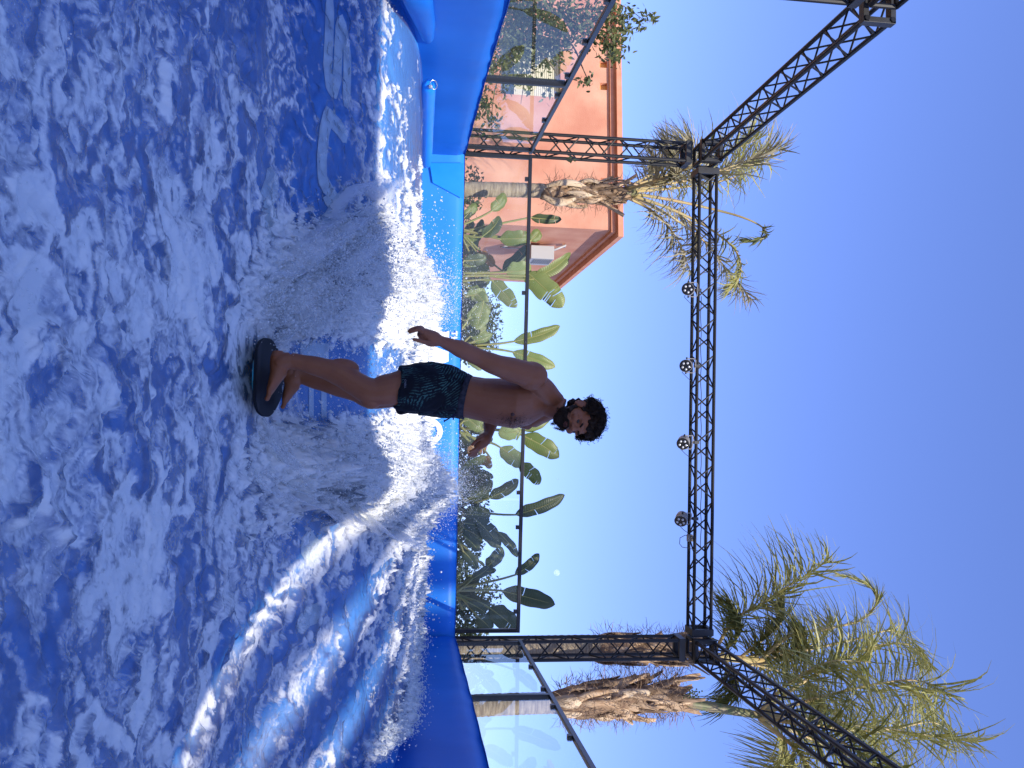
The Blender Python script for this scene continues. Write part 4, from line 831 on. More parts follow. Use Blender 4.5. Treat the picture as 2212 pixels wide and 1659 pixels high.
def water_mat():
    mt = bpy.data.materials.new('foaming_water'); mt.use_nodes = True; n = mt.node_tree; L = n.links; n.nodes.clear(); N = n.nodes.new
    o = N('ShaderNodeOutputMaterial'); tc = N('ShaderNodeTexCoord'); a = N('ShaderNodeAttribute'); a.attribute_name = 'foam'
    mp = N('ShaderNodeMapping'); mp.inputs['Scale'].default_value = (1, 1.1, 1); L.new(tc.outputs['Object'], mp.inputs[0])
    def nz(s, d, r=.6, dist=0.):
        q = N('ShaderNodeTexNoise'); q.inputs['Scale'].default_value = s; q.inputs['Detail'].default_value = d; q.inputs['Roughness'].default_value = r; q.inputs['Distortion'].default_value = dist; L.new(mp.outputs[0], q.inputs['Vector']); return q
    def mth(op, x, y=None):
        q = N('ShaderNodeMath'); q.operation = op
        for i, v in enumerate((x, y)):
            if v is None: continue
            if isinstance(v, (int, float)): q.inputs[i].default_value = v
            else: L.new(v, q.inputs[i])
        return q.outputs[0]
    def ss(v, a_, b_, lo=0., hi=1.):
        q = N('ShaderNodeMapRange'); q.interpolation_type = 'SMOOTHSTEP'; L.new(v, q.inputs[0]); q.inputs[1].default_value = a_; q.inputs[2].default_value = b_; q.inputs[3].default_value = lo; q.inputs[4].default_value = hi; return q.outputs[0]
    f1 = nz(3.6, 9, .56, .6); f2 = nz(60, 5, .7); f3 = nz(240, 3)
    k = mth('ADD', a.outputs['Fac'], mth('MULTIPLY', mth('SUBTRACT', f1.outputs[0], .5), .42)); k = mth('ADD', k, mth('MULTIPLY', mth('SUBTRACT', f2.outputs[0], .5), .17))
    k = mth('ADD', k, mth('MULTIPLY', mth('SUBTRACT', f3.outputs[0], .5), .08))
    al = mth('ADD', ss(k, .18, .76, .05, .56), ss(k, .56, 1.0, 0, .32))
    sp = mth('MULTIPLY', ss(f3.outputs[0], .64, .70), ss(a.outputs['Fac'], .2, .5, .0, .5)); al = mth('MINIMUM', mth('ADD', al, sp), .97)
    df, fo = foam_nodes(n, L); fo.inputs[0].default_value = .05
    bh = mth('ADD', mth('MULTIPLY', f1.outputs[0], 1.4), mth('ADD', mth('MULTIPLY', f2.outputs[0], .5), mth('MULTIPLY', f3.outputs[0], .14)))
    bp = N('ShaderNodeBump'); bp.inputs['Strength'].default_value = .05; bp.inputs['Distance'].default_value = .02; L.new(bh, bp.inputs['Height']); L.new(bp.outputs[0], df.inputs['Normal'])
    b2 = N('ShaderNodeBump'); b2.inputs['Strength'].default_value = .5; b2.inputs['Distance'].default_value = .012; L.new(bh, b2.inputs['Height'])
    tr = N('ShaderNodeBsdfTransparent'); tr.inputs[0].default_value = (.84, .93, .99, 1); gl = N('ShaderNodeBsdfGlossy'); gl.inputs['Roughness'].default_value = .12; L.new(b2.outputs[0], gl.inputs['Normal'])
    fr = N('ShaderNodeFresnel'); fr.inputs[0].default_value = 1.33; L.new(b2.outputs[0], fr.inputs['Normal'])
    w = N('ShaderNodeMixShader'); L.new(fr.outputs[0], w.inputs[0]); L.new(tr.outputs[0], w.inputs[1]); L.new(gl.outputs[0], w.inputs[2])
    m_ = N('ShaderNodeMixShader'); L.new(al, m_.inputs[0]); L.new(w.outputs[0], m_.inputs[1]); L.new(fo.outputs[0], m_.inputs[2]); L.new(m_.outputs[0], o.inputs[0]); return mt
M['water'] = water_mat(); me.materials.append(M['water'])
wo = bpy.data.objects.new('water', me); COL.objects.link(wo); tag(wo, kind='structure')

# ------------------------------------------------------------------ spray: drops and froth lumps
dm = bpy.data.materials.new('spray_drop'); dm.use_nodes = True; n = dm.node_tree; o = n.nodes['Material Output']; n.nodes.remove(n.nodes['Principled BSDF'])
df, fo = foam_nodes(n, n.links); fo.inputs[0].default_value = .45; df.inputs['Roughness'].default_value = .2; df.inputs['Specular IOR Level'].default_value = .6; n.links.new(fo.outputs[0], o.inputs[0])
def instancer(name, pts, rad, label_kind='stuff', sub=1):
    me = bpy.data.meshes.new(name); me.vertices.add(len(pts)); me.vertices.foreach_set('co', np.asarray(pts, np.float32).ravel())
    a = me.attributes.new('rad', 'FLOAT', 'POINT'); a.data.foreach_set('value', np.asarray(rad, np.float32)); me.materials.append(dm)
    ob = bpy.data.objects.new(name, me); COL.objects.link(ob); tag(ob, kind='stuff')
    ng = bpy.data.node_groups.new(name, 'GeometryNodeTree'); ng.interface.new_socket('Geometry', in_out='INPUT', socket_type='NodeSocketGeometry'); ng.interface.new_socket('Geometry', in_out='OUTPUT', socket_type='NodeSocketGeometry')
    gi = ng.nodes.new('NodeGroupInput'); go = ng.nodes.new('NodeGroupOutput'); ip = ng.nodes.new('GeometryNodeInstanceOnPoints'); ic = ng.nodes.new('GeometryNodeMeshIcoSphere'); ic.inputs['Radius'].default_value = 1; ic.inputs['Subdivisions'].default_value = sub
    na = ng.nodes.new('GeometryNodeInputNamedAttribute'); na.data_type = 'FLOAT'; na.inputs['Name'].default_value = 'rad'; sm = ng.nodes.new('GeometryNodeSetMaterial'); sm.inputs['Material'].default_value = dm
    ng.links.new(gi.outputs[0], ip.inputs['Points']); ng.links.new(ic.outputs[0], sm.inputs[0]); ng.links.new(sm.outputs[0], ip.inputs['Instance']); ng.links.new(na.outputs[0], ip.inputs['Scale']); ng.links.new(ip.outputs[0], go.inputs[0])
    md = ob.modifiers.new('drops', 'NODES'); md.node_group = ng; return ob
def pick(wt, n):
    p = (wt*(np.gradient(yv)[:, None])).ravel(); p = p/p.sum(); i = rng.choice(len(p), n, p=p); q = VV[i].copy()
    q[:, 0] += rng.normal(0, .012, n); q[:, 1] += rng.normal(0, .012, n); return q, i
pts, rad = [], []
def drops(wt, n, hmean, r0, hpow=1.0, drift=(0, 0)):
    q, i = pick(wt, n); h = rng.exponential(1, n)*hmean
    q[:, 2] += h; q[:, 0] += drift[0]*h+rng.normal(0, .25, n)*h; q[:, 1] += drift[1]*h+rng.normal(0, .25, n)*h
    r = r0*np.exp(rng.normal(0, .45, n))/(1+h*1.2); pts.append(q); rad.append(r)
spray = np.maximum(ridgeL, ridgeR)
drops(np.maximum(inL, inR)*(.25+spray)*sstep(.5, .9, foam), 26000, .050, .0026, drift=(0, .5))
drops(spray+1e-6, 40000, .14, .0022, drift=(0, .6))
drops(inL*np.exp(-(cap_d([(-.5, 4.5), (-1.0, 5.0), (-1.3, 5.6)], Xg, Yg)/.2)**2)+1e-9, 8000, .07, .0034)
drops(pile*sstep(.5, .8, foam)+1e-6, 5000, .018, .0036)
drops(shelf*sstep(.45, .8, foam)*sstep(-3, -1, Xg)+1e-6, 14000, .02, .0032)
drops((edge+.0)*sstep(.4, .8, foam)+1e-6, 5000, .03, .0040)
drops(sstep(.55, .95, foam)*(1-shelf)+1e-6, 9000, .004, .0013)
# thin sheets of spray thrown up along both sides of the wake
sm_ = bpy.data.materials.new('spray_sheet'); sm_.use_nodes = True; n = sm_.node_tree; L = n.links; o = n.nodes['Material Output']; n.nodes.remove(n.nodes['Principled BSDF'])
df, fo = foam_nodes(n, L); fo.inputs[0].default_value = .4; tc = n.nodes.new('ShaderNodeTexCoord'); a_ = n.nodes.new('ShaderNodeAttribute'); a_.attribute_name = 'den'; mp = n.nodes.new('ShaderNodeMapping'); mp.inputs['Scale'].default_value = (1, .6, 1)
L.new(tc.outputs['Object'], mp.inputs[0]); acc = a_.outputs['Fac']
for s_, w_ in ((7, .55), (34, .55), (150, .55)):
    q = n.nodes.new('ShaderNodeTexNoise'); q.inputs['Scale'].default_value = s_; q.inputs['Detail'].default_value = 5; L.new(mp.outputs[0], q.inputs['Vector'])
    mm_ = n.nodes.new('ShaderNodeMath'); mm_.operation = 'MULTIPLY_ADD'; L.new(q.outputs[0], mm_.inputs[0]); mm_.inputs[1].default_value = w_; mm_.inputs[2].default_value = -.5*w_
    ad_ = n.nodes.new('ShaderNodeMath'); L.new(acc, ad_.inputs[0]); L.new(mm_.outputs[0], ad_.inputs[1]); acc = ad_.outputs[0]
mr = n.nodes.new('ShaderNodeMapRange'); mr.interpolation_type = 'SMOOTHSTEP'; L.new(acc, mr.inputs[0]); mr.inputs[1].default_value = .30; mr.inputs[2].default_value = .90; mr.inputs[4].default_value = .93
tr_n = n.nodes.new('ShaderNodeBsdfTransparent'); mx_ = n.nodes.new('ShaderNodeMixShader'); L.new(mr.outputs[0], mx_.inputs[0]); L.new(tr_n.outputs[0], mx_.inputs[1]); L.new(fo.outputs[0], mx_.inputs[2]); L.new(mx_.outputs[0], o.inputs[0])
def sheets(name, base, hs, out, k, seed):
    r = np.random.default_rng(seed); ns, nv_ = 70, 16; vs, fs, den = [], [], []; B = curve([Vector((x, y, 0)) for x, y in base], ns+1); hh = np.interp(np.linspace(0, 1, ns+1), np.linspace(0, 1, len(hs)), hs)
    for q in range(k):
        f = q/max(1, k-1)-.5; ph = r.uniform(0, 6.28, 4); b0 = len(vs); hq = r.uniform(.65, 1.1); tops = []
        for i, b_ in enumerate(B):
            t = (B[min(i+1, ns)]-B[max(i-1, 0)]).normalized(); nn = Vector((-t.y, t.x, 0)); s_ = i/ns
            wv = .05*math.sin(9*s_+ph[0])+.03*math.sin(23*s_+ph[1]); h = hh[i]*hq*(1+.22*math.sin(17*s_+ph[2])+.15*math.sin(41*s_+ph[3]))
            p0 = b_+nn*(f*.34+wv); z0 = float(rz(p0.y))+.01
            for j in range(nv_+1):
                v = j/nv_; pos = p0+nn*out*(.35*v+.25*v*v)*h+Vector((0, .35*h*v, 0)); vs.append((pos.x+.012*math.sin(30*s_+9*v+ph[0]), pos.y, z0+h*(v-.12*v*v)))
                den.append(float((1-v**1.4)*min(1, s_/.06)*min(1, (1-s_)/.25)))
        fs += [(b0+i*(nv_+1)+j, b0+(i+1)*(nv_+1)+j, b0+(i+1)*(nv_+1)+j+1, b0+i*(nv_+1)+j+1) for i in range(ns) for j in range(nv_)]
    mb = MB(); mb.add(vs, fs); o_ = mb.build(name, sm_, smooth=True, kind='stuff'); at_ = o_.data.attributes.new('den', 'FLOAT', 'POINT'); at_.data.foreach_set('value', den)
sheets('spray_sheets', [(-.42, 4.36), (-.62, 4.62), (-.95, 5.05), (-1.25, 5.6), (-1.4, 6.6)], [.10, .34, .40, .33, .16], 1.0, 8, 5)
sheets('spray_sheets', [(.06, 4.34), (.22, 4.7), (.42, 5.3), (.60, 6.2), (.72, 7.0)], [.10, .30, .40, .36, .22], -1.0, 8, 6)
sheets('spray_sheets', [(-1.9, 10.1), (-1.3, 9.9), (-.6, 9.9), (.2, 10.0), (1.0, 10.1), (2.0, 10.4)], [.10, .30, .10, .06, .20, .14], 1.0, 4, 7)
# flecks thrown round the legs and in front of the far wall
k = 700; q = np.stack([rng.uniform(-.45, .1, k), rng.uniform(4.6, 6.2, k), np.zeros(k)], 1); q[:, 2] = rz(q[:, 1])+.03+rng.exponential(.05, k); pts.append(q); rad.append(.0040*np.exp(rng.normal(0, .4, k)))
k = 420; xx = rng.uniform(-2.6, 2.4, k); q = np.stack([xx, rng.uniform(8.8, 10.7, k), .36+rng.exponential(.07, k)-.05*np.abs(xx)], 1); pts.append(q); rad.append(.0055*np.exp(rng.normal(0, .45, k)))
instancer('water_spray', np.concatenate(pts), np.clip(np.concatenate(rad), .001, .012))
q, i = pick((spray*1.0+.45*pile+.25*edge)*sstep(.5, .8, foam)+1e-7, 2600); q[:, 2] += rng.uniform(-.012, .03, len(q)); instancer('foam_clots', q, .0075*np.exp(rng.normal(0, .4, len(q))), sub=2)

# ------------------------------------------------------------------ the surfer
def hp(x, y, Y): return at(x, y, Y)
sr = empty('person', at(600, 800, 4.35), 'bare-chested man with curly dark hair and beard in dark patterned shorts, balancing on a board', 'person')
skin = mat('tanned_skin', (.265, .086, .032), .48, (.315, .112, .047), 7, .12, 90, spec=.35)
body = MB()
cap = lambda ps, rs, n=16: body.tube(ps, rs, n)
def joints(ps, rs, k=8):
    P = curve(ps, (len(ps)-1)*k+1); R = []
    for i in range(len(ps)-1):
        for j in range(k): u = j/k; u = u*u*(3-2*u); R.append(rs[i]*(1-u)+rs[i+1]*u)
    R.append(rs[-1]); body.tube(P, R, 18)
# torso: bends forward over the hips, chest turned a little towards the viewer
TL = unit([.42, 1.0, 0]); TL = Vector(TL)
tor = [(930, 838, 4.36), (965, 846, 4.36), (1003, 856, 4.35), (1040, 863, 4.34), (1078, 869, 4.33), (1112, 873, 4.32), (1142, 871, 4.32), (1165, 868, 4.32), (1182, 868, 4.32)]
body.loft([hp(*p) for p in tor], [.150, .160, .150, .148, .160, .172, .165, .120, .07], [.105, .118, .095, .100, .112, .116, .100, .078, .055], TL, 28)
joints([hp(1160, 862, 4.32), hp(1185, 874, 4.31), hp(1215, 886, 4.29)], [.075, .062, .060])      # neck
joints([hp(1150, 815, 4.14), hp(1175, 842, 4.22), hp(1203, 868, 4.29)], [.05, .058, .045])       # near shoulder slope
joints([hp(1150, 905, 4.48), hp(1175, 890, 4.40), hp(1200, 882, 4.32)], [.05, .055, .045])
# near arm hangs back, hand low behind the hip
body.ell(hp(1148, 812, 4.12), (.072, .070, .080))
joints([hp(1150, 812, 4.12), hp(1110, 800, 4.08), hp(1068, 787, 4.04), hp(1030, 770, 4.01), hp(997, 755, 3.96), hp(970, 744, 3.92), hp(953, 737, 3.89)], [.064, .060, .050, .041, .041, .030, .0245])
# far arm, elbow bent, forearm forward
joints([hp(1145, 905, 4.50), hp(1100, 896, 4.58), hp(1062, 888, 4.64)], [.060, .050, .040]); joints([hp(1062, 888, 4.64), hp(1060, 912, 4.60), hp(1055, 938, 4.54)], [.042, .040, .027])
# legs
joints([hp(930, 838, 4.27), hp(885, 836, 4.23), hp(840, 842, 4.20), hp(803, 846, 4.18), hp(770, 830, 4.18), hp(735, 808, 4.19), hp(690, 793, 4.20), hp(650, 783, 4.20), hp(628, 779, 4.20)], [.100, .092, .079, .066, .060, .060, .048, .039, .038])
joints([hp(930, 842, 4.45), hp(885, 842, 4.47), hp(840, 848, 4.49), hp(803, 856, 4.50), hp(770, 843, 4.50), hp(735, 833, 4.50), hp(690, 823, 4.51), hp(650, 813, 4.52), hp(636, 809, 4.52)], [.100, .092, .079, .066, .060, .060, .048, .038, .038])
body.ell(hp(802, 862, 4.18), (.05, .045, .055)); body.ell(hp(738, 796, 4.20), (.05, .052, .085))
def foot(h, t, Y, a):                                    # heel, toe, ankle in picture rows
    heel, toe, ank = hp(*h, Y), hp(*t, Y), hp(*a, Y); ax = toe-heel; n_ = 9
    cs = [heel.lerp(toe, u)+Vector((0, 0, z)) for u, z in ((.0, .03), (.1, .033), (.25, .045), (.45, .045), (.62, .03), (.78, .018), (.88, .014))]
    body.loft(cs, [.02, .034, .036, .042, .048, .048, .034], [.022, .034, .046, .040, .028, .020, .012], (0, 1, 0), 18)
    joints([ank, heel.lerp(toe, .22)+Vector((0, 0, .06)), heel.lerp(toe, .3)+Vector((0, 0, .04))], [.040, .044, .042])
    for k in range(5):
        o = Vector((0, (-.034+.017*k), 0)); q = heel.lerp(toe, .80-.012*k)+o+Vector((0, 0, .016)); e = heel.lerp(toe, 1.0-.035*k)+o*1.1+Vector((0, 0, .010)); r = .0125-.0014*k
        body.tube([q, q.lerp(e, .5)+Vector((0, 0, .005)), e, e+ax.normalized()*.006], [r, r, r*.95, r*.4], 9)
foot((586, 757), (574, 864), 4.20, (628, 779)); foot((614, 796), (608, 881), 4.52, (637, 809))
# hands
def finger(ps, r): body.tube(curve(ps, 13), [r*(1-.25*i/12) for i in range(12)]+[r*.4], 9)
wr0 = hp(953, 737, 3.89); pc = hp(926, 729, 3.86); kn = hp(906, 716, 3.84)
body.tube(curve([wr0, hp(940, 733, 3.875), pc, kn], 11), [.0245, .026, .030, .034, .037, .038, .038, .036, .033, .028, .02], 14)
Yh = lambda k: 3.80+.019*k
for k, (x1, y1, x2, y2, x3, y3) in enumerate(((898, 712, 889, 716, 882, 719), (900, 709, 888, 712, 879.5, 717.5), (902, 707.5, 889, 710, 881, 716), (905, 706, 894, 708, 887, 713))):
    finger([hp(914, 719-k*1.2, Yh(k)+.01), hp(x1+6, y1+.5, Yh(k)), hp(x2+2, y2, Yh(k)-.004), hp(x3, y3, Yh(k)-.006)], .0094-.0006*(k == 3))
finger([hp(931, 740, 3.84), hp(917, 739.5, 3.80), hp(904, 735.5, 3.785), hp(890.5, 732.5, 3.78)], .0112)
w2 = hp(1055, 938, 4.54); p2 = hp(1040, 955, 4.50); k2 = hp(1030, 966, 4.47)
body.tube(curve([w2, hp(1049, 946, 4.52), p2, k2], 11), [.027, .027, .029, .033, .036, .037, .037, .035, .031, .026, .02], 14)
for k, (x1, y1, x2, y2) in enumerate(((1022, 972, 1013, 976), (1022, 976, 1010.5, 984), (1025, 979, 1014, 986), (1029, 980, 1020, 986))):
    finger([hp(1036, 961+k*3.2, 4.485+.012*k), hp((x1+1030)/2, (y1+966)/2+k, 4.46+.014*k), hp(x1, y1, 4.45+.014*k), hp(x2, y2, 4.45+.014*k)], .0092)
finger([hp(1046, 944, 4.49), hp(1036, 948, 4.45), hp(1026, 955, 4.43), hp(1018, 963, 4.43)], .0105)
# head: turned to the viewer and a little down
HCc = hp(1243, 902, 4.24)
hf = unit([math.sin(.60), -math.cos(.60), -.16]); hu = np.array([.25, 0, 1.0]); hu = unit(hu-hf*hu.dot(hf)); hr = np.cross(hf, hu)   # hr: his left? (towards image right of the face)
HM = Matrix((hr, -hf, hu)).transposed()                # local x = right, y = back, z = up
H = lambda x, y, z: HCc+HM @ Vector((x, -y, z))        # y forward
def hell(x, y, z, rx, ry, rz_, mb=None, rot=None): (mb or body).ell(H(x, y, z), (rx, ry, rz_), HM if rot is None else HM @ rot, 18, 14)
hell(0, -.015, .035, .074, .095, .082); hell(0, .02, .0, .066, .070, .088); hell(0, .030, -.050, .054, .056, .052); hell(0, .052, -.083, .028, .030, .026)   # skull, face, jaw, chin
hell(0, .083, .030, .040, .012, .016); hell(-.030, .080, .022, .022, .012, .009); hell(.030, .080, .022, .022, .012, .009)                              # brow
body.tube([H(0, .085, .022), H(0, .098, .003), H(0, .110, -.016), H(0, .104, -.024)], [.0085, .0105, .0145, .009], 10); hell(-.014, .092, -.019, .009, .010, .008); hell(.014, .092, -.019, .009, .010, .008)   # nose
hell(-.040, .060, -.015, .022, .022, .020); hell(.040, .060, -.015, .022, .022, .020)                                                                 # cheeks
for s in (-1, 1): hell(s*.078, -.008, .0, .010, .020, .032); body.tube([H(s*.082, -.02, .03), H(s*.088, -.028, .012), H(s*.084, -.02, -.018), H(s*.078, -.005, -.03)], .006, 7)      # ears
def voxel(mb, name, mt, vox, parent, sm=6, fac=.5, disp=None):
    tmp = mb.build('tmp', mt, parent); r = tmp.modifiers.new('r', 'REMESH'); r.mode = 'VOXEL'; r.voxel_size = vox; r.use_smooth_shade = True
    if sm: s = tmp.modifiers.new('s', 'SMOOTH'); s.iterations = sm; s.factor = fac
    dg = bpy.context.evaluated_depsgraph_get(); me = bpy.data.meshes.new_from_object(tmp.evaluated_get(dg)); me.name = name; old = tmp.data; loc = tmp.location.copy(); bpy.data.objects.remove(tmp); bpy.data.meshes.remove(old)
    if disp is not None:
        co_ = np.zeros(len(me.vertices)*3, np.float32); no_ = np.zeros_like(co_); me.vertices.foreach_get('co', co_); me.vertices.foreach_get('normal', no_); co_ = co_.reshape(-1, 3); no_ = no_.reshape(-1, 3)
        co_ += no_*disp(co_)[:, None]; me.vertices.foreach_set('co', co_.ravel().astype(np.float32)); me.update()
    me.polygons.foreach_set('use_smooth', [True]*len(me.polygons)); me.materials.clear(); me.materials.append(mt)
    o = bpy.data.objects.new(name, me); COL.objects.link(o); o.parent = parent; return o
voxel(body, 'body', skin, .0042, sr, 4, .45)
# face details
M['eye'] = mat('eye_dark', (.035, .022, .016), .15); M['hair'] = mat('dark_hair', (.016, .009, .005), .6, (.040, .022, .012), 40, spec=.15); M['lip'] = mat('lip', (.20, .065, .045), .45)
for s in (-1, 1):
    e = MB(); hell(s*.030, .0735, .003, .0125, .0125, .0085, e); eo = e.build('eye', M['eye'], sr, smooth=True)
    e = MB(); e.tube([H(s*.012, .092, .021), H(s*.030, .090, .027), H(s*.048, .078, .022)], [.004, .006, .003], 8); e.build('eyebrow', M['hair'], sr, smooth=True)
e = MB(); e.tube([H(-.022, .079, -.050), H(-.008, .089, -.047), H(0, .090, -.0485), H(.008, .089, -.047), H(.022, .079, -.050)], [.002, .0045, .004, .0045, .002], 8); e.tube([H(-.02, .079, -.054), H(0, .088, -.058), H(.02, .079, -.054)], [.002, .006, .002], 8); e.build('lips', M['lip'], sr, smooth=True)
bd = MB(); hell(0, .028, -.064, .0570, .0585, .040, bd); hell(0, .054, -.088, .033, .033, .028, bd)
bd.tube([H(-.030, .078, -.060), H(-.024, .087, -.042), H(0, .097, -.036), H(.024, .087, -.042), H(.030, .078, -.060)], [.008, .006, .0055, .006, .008], 8)
for s in (-1, 1): bd.tube([H(s*.055, .045, -.055), H(s*.066, .015, -.035), H(s*.072, -.004, -.005)], [.014, .012, .008], 10)
bm_cut = voxel(bd, 'beard', M['hair'], .004, sr, 2)
st = MB()
for k in range(900):
    a = random.uniform(-1.5, 1.5); z = random.uniform(-.112, -.04); rr = .062 if z > -.09 else .045
    p = H(math.sin(a)*rr*.98, .03+math.cos(a)*rr*.98, z); d = HM @ Vector((math.sin(a), -math.cos(a), -.5)); strip(st, p, d, random.uniform(.006, .016), .0022, Vector((0, 0, -.5)), seg=2, curl=.4)
st.build('stubble', M['hair'], sr, kind='stuff')
hb_ = MB(); hell(0, -.025, .058, .088, .098, .078, hb_); hell(0, .045, .085, .070, .045, .046, hb_); hell(-.068, -.02, .03, .026, .05, .05, hb_); hell(.068, -.02, .03, .026, .05, .05, hb_); hell(0, -.08, .0, .065, .04, .06, hb_)
hair = voxel(hb_, 'hair', M['hair'], .006, sr, 2, disp=lambda c: np.array([-.006+.015*mnoise.noise(Vector(p)*48)+.006*mnoise.noise(Vector(p)*110) for p in c]))
cu_ = MB()
for k in range(2800):
    th = math.acos(random.uniform(-.25, 1)); ph = random.uniform(0, 6.28); dl_ = Vector((math.sin(th)*math.cos(ph), math.sin(th)*math.sin(ph), math.cos(th)))
    if -dl_.y > .55 and dl_.z < .42: continue
    p = H(dl_.x*.090, -.012-dl_.y*.100, .060+dl_.z*.078); d = HM @ dl_; u, v = frame_of(d); r = random.uniform(.004, .0095); t = random.uniform(1.2, 2.6); L = random.uniform(.008, .026) if random.random() > .03 else .04; ph0 = random.uniform(0, 6.28)
    cu_.tube([p+d*L*s+(u*math.cos(ph0+t*6.28*s)+v*math.sin(ph0+t*6.28*s))*r for s in np.linspace(0, 1, 11)], .0011, 3, caps=False)
cu_.build('hair_curls', M['hair'], hair, kind='stuff')
# body hair and nipple
npl = MB(); npl.ell(hp(1108, 893, 4.205), (.014, .012, .012)); npl.build('nipple', mat('nipple', (.09, .035, .025), .6), sr, smooth=True)
ch = MB()
for k in range(420):
    p = hp(1112+random.gauss(0, 16), 905+random.gauss(0, 10), 4.20+random.uniform(0, .05)); d = Vector((.5, -.7, random.uniform(-.5, .3))); strip(ch, p, d, random.uniform(.01, .03), .0016, Vector((0, 0, -.8)), seg=2, curl=.5)
ch.build('chest_hair', M['hair'], sr, kind='stuff')
# shorts
def shorts_mat():
    mt = bpy.data.materials.new('patterned_shorts'); mt.use_nodes = True; n = mt.node_tree; L = n.links; N = n.nodes.new; b = n.nodes['Principled BSDF']; b.inputs['Roughness'].default_value = .8; b.inputs['Specular IOR Level'].default_value = .2
    tc = N('ShaderNodeTexCoord'); vo = N('ShaderNodeTexVoronoi'); vo.inputs['Scale'].default_value = 7.0; L.new(tc.outputs['Object'], vo.inputs['Vector'])
    wv = N('ShaderNodeTexWave'); wv.inputs['Scale'].default_value = 26; wv.inputs['Distortion'].default_value = 3; wv.inputs['Detail'].default_value = 3; wv.inputs['Detail Scale'].default_value = 2.5
    vr = N('ShaderNodeVectorRotate'); vr.rotation_type = 'EULER_XYZ'; L.new(tc.outputs['Object'], vr.inputs['Vector']); L.new(vo.outputs['Color'], vr.inputs['Rotation']); L.new(vr.outputs[0], wv.inputs['Vector'])
    nz = N('ShaderNodeTexNoise'); nz.inputs['Scale'].default_value = 45; L.new(tc.outputs['Object'], nz.inputs[0])
    n2 = N('ShaderNodeTexNoise'); n2.inputs['Scale'].default_value = 6; L.new(tc.outputs['Object'], n2.inputs[0])
    def rp(v, a, b_):
        q = N('ShaderNodeMapRange'); L.new(v, q.inputs[0]); q.inputs[1].default_value = a; q.inputs[2].default_value = b_; return q.outputs[0]
    def mul(a, b_): q = N('ShaderNodeMath'); q.operation = 'MULTIPLY'; L.new(a, q.inputs[0]); L.new(b_, q.inputs[1]); return q.outputs[0]
    k = mul(mul(rp(wv.outputs['Fac'], .62, .72), rp(nz.outputs[0], .40, .48)), rp(n2.outputs[0], .50, .58))
    mx = N('ShaderNodeMix'); mx.data_type = 'RGBA'; mx.inputs[6].default_value = (.006, .007, .011, 1); mx.inputs[7].default_value = (.045, .12, .105, 1); L.new(k, mx.inputs[0]); L.new(mx.outputs[2], b.inputs['Base Color']); return mt
sh = MB()
sh.loft([hp(*p) for p in ((905, 840, 4.36), (930, 840, 4.36), (960, 846, 4.36), (985, 853, 4.355), (1000, 856, 4.35))], [.17, .178, .176, .166, .158], [.125, .132, .128, .112, .102], TL, 30)
sh.loft([hp(*p) for p in ((858, 836, 4.215), (875, 838, 4.22), (905, 838, 4.25), (935, 840, 4.29))], [.112, .112, .118, .12], [.106, .107, .118, .122], TL, 26)
sh.loft([hp(*p) for p in ((862, 850, 4.52), (880, 848, 4.50), (905, 845, 4.47), (935, 842, 4.44))], [.112, .112, .118, .12], [.106, .108, .118, .122], TL, 26)
sho = voxel(sh, 'shorts', shorts_mat(), .006, sr, 5, disp=lambda c: np.array([.010*mnoise.noise(Vector((p[0]*14, p[1]*14, p[2]*9)))+.006*mnoise.noise(Vector((p[0]*30+5, p[1]*30, p[2]*22))) for p in c]))
wbm = MB(); wbm.loft([hp(*p) for p in ((997, 855, 4.352), (1003, 857, 4.35), (1011, 859, 4.347))], [.163, .162, .158], [.108, .106, .101], TL, 36); wbm.build('waistband', mat('grey_elastic', (.055, .05, .06), .8, (.025, .025, .03), 60, spec=.1), sr, smooth=True)
ds = MB(); ds.tube(curve([hp(985, 893, 4.27), hp(978, 898, 4.25), hp(968, 905, 4.24), hp(961, 909, 4.24)], 9), .0035, 6); ds.tube(curve([hp(985, 893, 4.27), hp(980, 899, 4.25), hp(979, 907, 4.245)], 7), .0035, 6); ds.tube([hp(962, 908, 4.24), hp(958.5, 910.5, 4.24)], .005, 6)
ds.build('drawstring', mat('navy_cord', (.006, .008, .05), .6), sr)
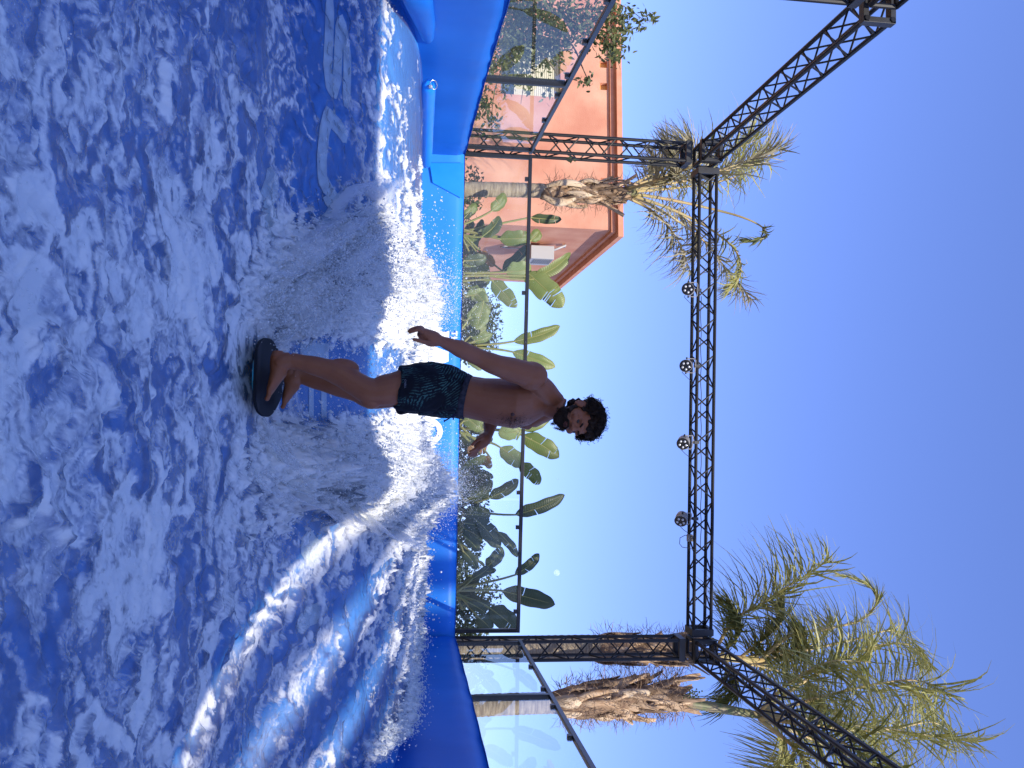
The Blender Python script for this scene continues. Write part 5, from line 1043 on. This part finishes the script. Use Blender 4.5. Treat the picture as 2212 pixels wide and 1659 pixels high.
# board
bo = empty('bodyboard', at(572, 820, 4.3), 'thin dark bodyboard with a teal underside under the surfer\'s feet', 'board')
def board_z(Y): return (-.716+.014*max(0, (4.18-Y)/.15)**2+.030*max(0, (Y-4.22)/.3))
ol = []
for t in np.linspace(0, 1, 25):
    Y = 4.03+.66*t; w = .195*(math.sin(math.pi*min(1, (t+.03)/.55*.5))**.55)*(1-.28*max(0, (t-.5)/.5)**2); ol.append((Y, w))
def slab(dz0, dz1, sc, name, mt):
    mb = MB(); cx = -.185
    for Y, w in ol:
        for dz in (dz0, dz1):
            for s in (-1, -.6, 0, .6, 1): mb.v.append((cx+s*w*sc, Y, board_z(Y)+dz))
    k = 10; nn = len(ol)
    for i in range(nn-1):
        a = i*k; b_ = a+k
        for j in range(4): mb.f += [(a+5+j, b_+5+j, b_+6+j, a+6+j), (a+j, a+j+1, b_+j+1, b_+j)]
        mb.f += [(a, b_, b_+5, a+5), (a+4, a+9, b_+9, b_+4)]
    for a in (0, (nn-1)*k):
        for j in range(4): mb.f.append((a+j, a+j+1, a+6+j, a+5+j))
    mb.mi = [0]*len(mb.f); return mb.build(name, mt, bo)
slab(.006, .020, 1.0, 'deck', mat('board_deck', (.008, .008, .010), .6, spec=.15)); slab(.001, .005, .55, 'slick_bottom', mat('teal_slick', (.02, .28, .33), .3))
M['paint_dim'] = mat('faded_print', (.22, .23, .25), .7)
# brand word on the shorts leg
tx = bpy.data.curves.new('t', 'FONT'); tx.body = "O'NEILL"; tx.size = .013; tx.align_x = 'CENTER'; to = bpy.data.objects.new('t', tx); COL.objects.link(to)
dg = bpy.context.evaluated_depsgraph_get(); tm = bpy.data.meshes.new_from_object(to.evaluated_get(dg)); bpy.data.objects.remove(to); tm.materials.append(M['paint_dim'])
wd = bpy.data.objects.new('leg_print', tm); COL.objects.link(wd); wd.parent = sho
q = hp(873.5, 829, 4.078)-worg(sr); wd.matrix_basis = Matrix.Translation(q) @ Matrix((( .93, 0, .37), (-.37, 0, .93), (.05, 1, 0))).to_4x4().transposed().transposed()
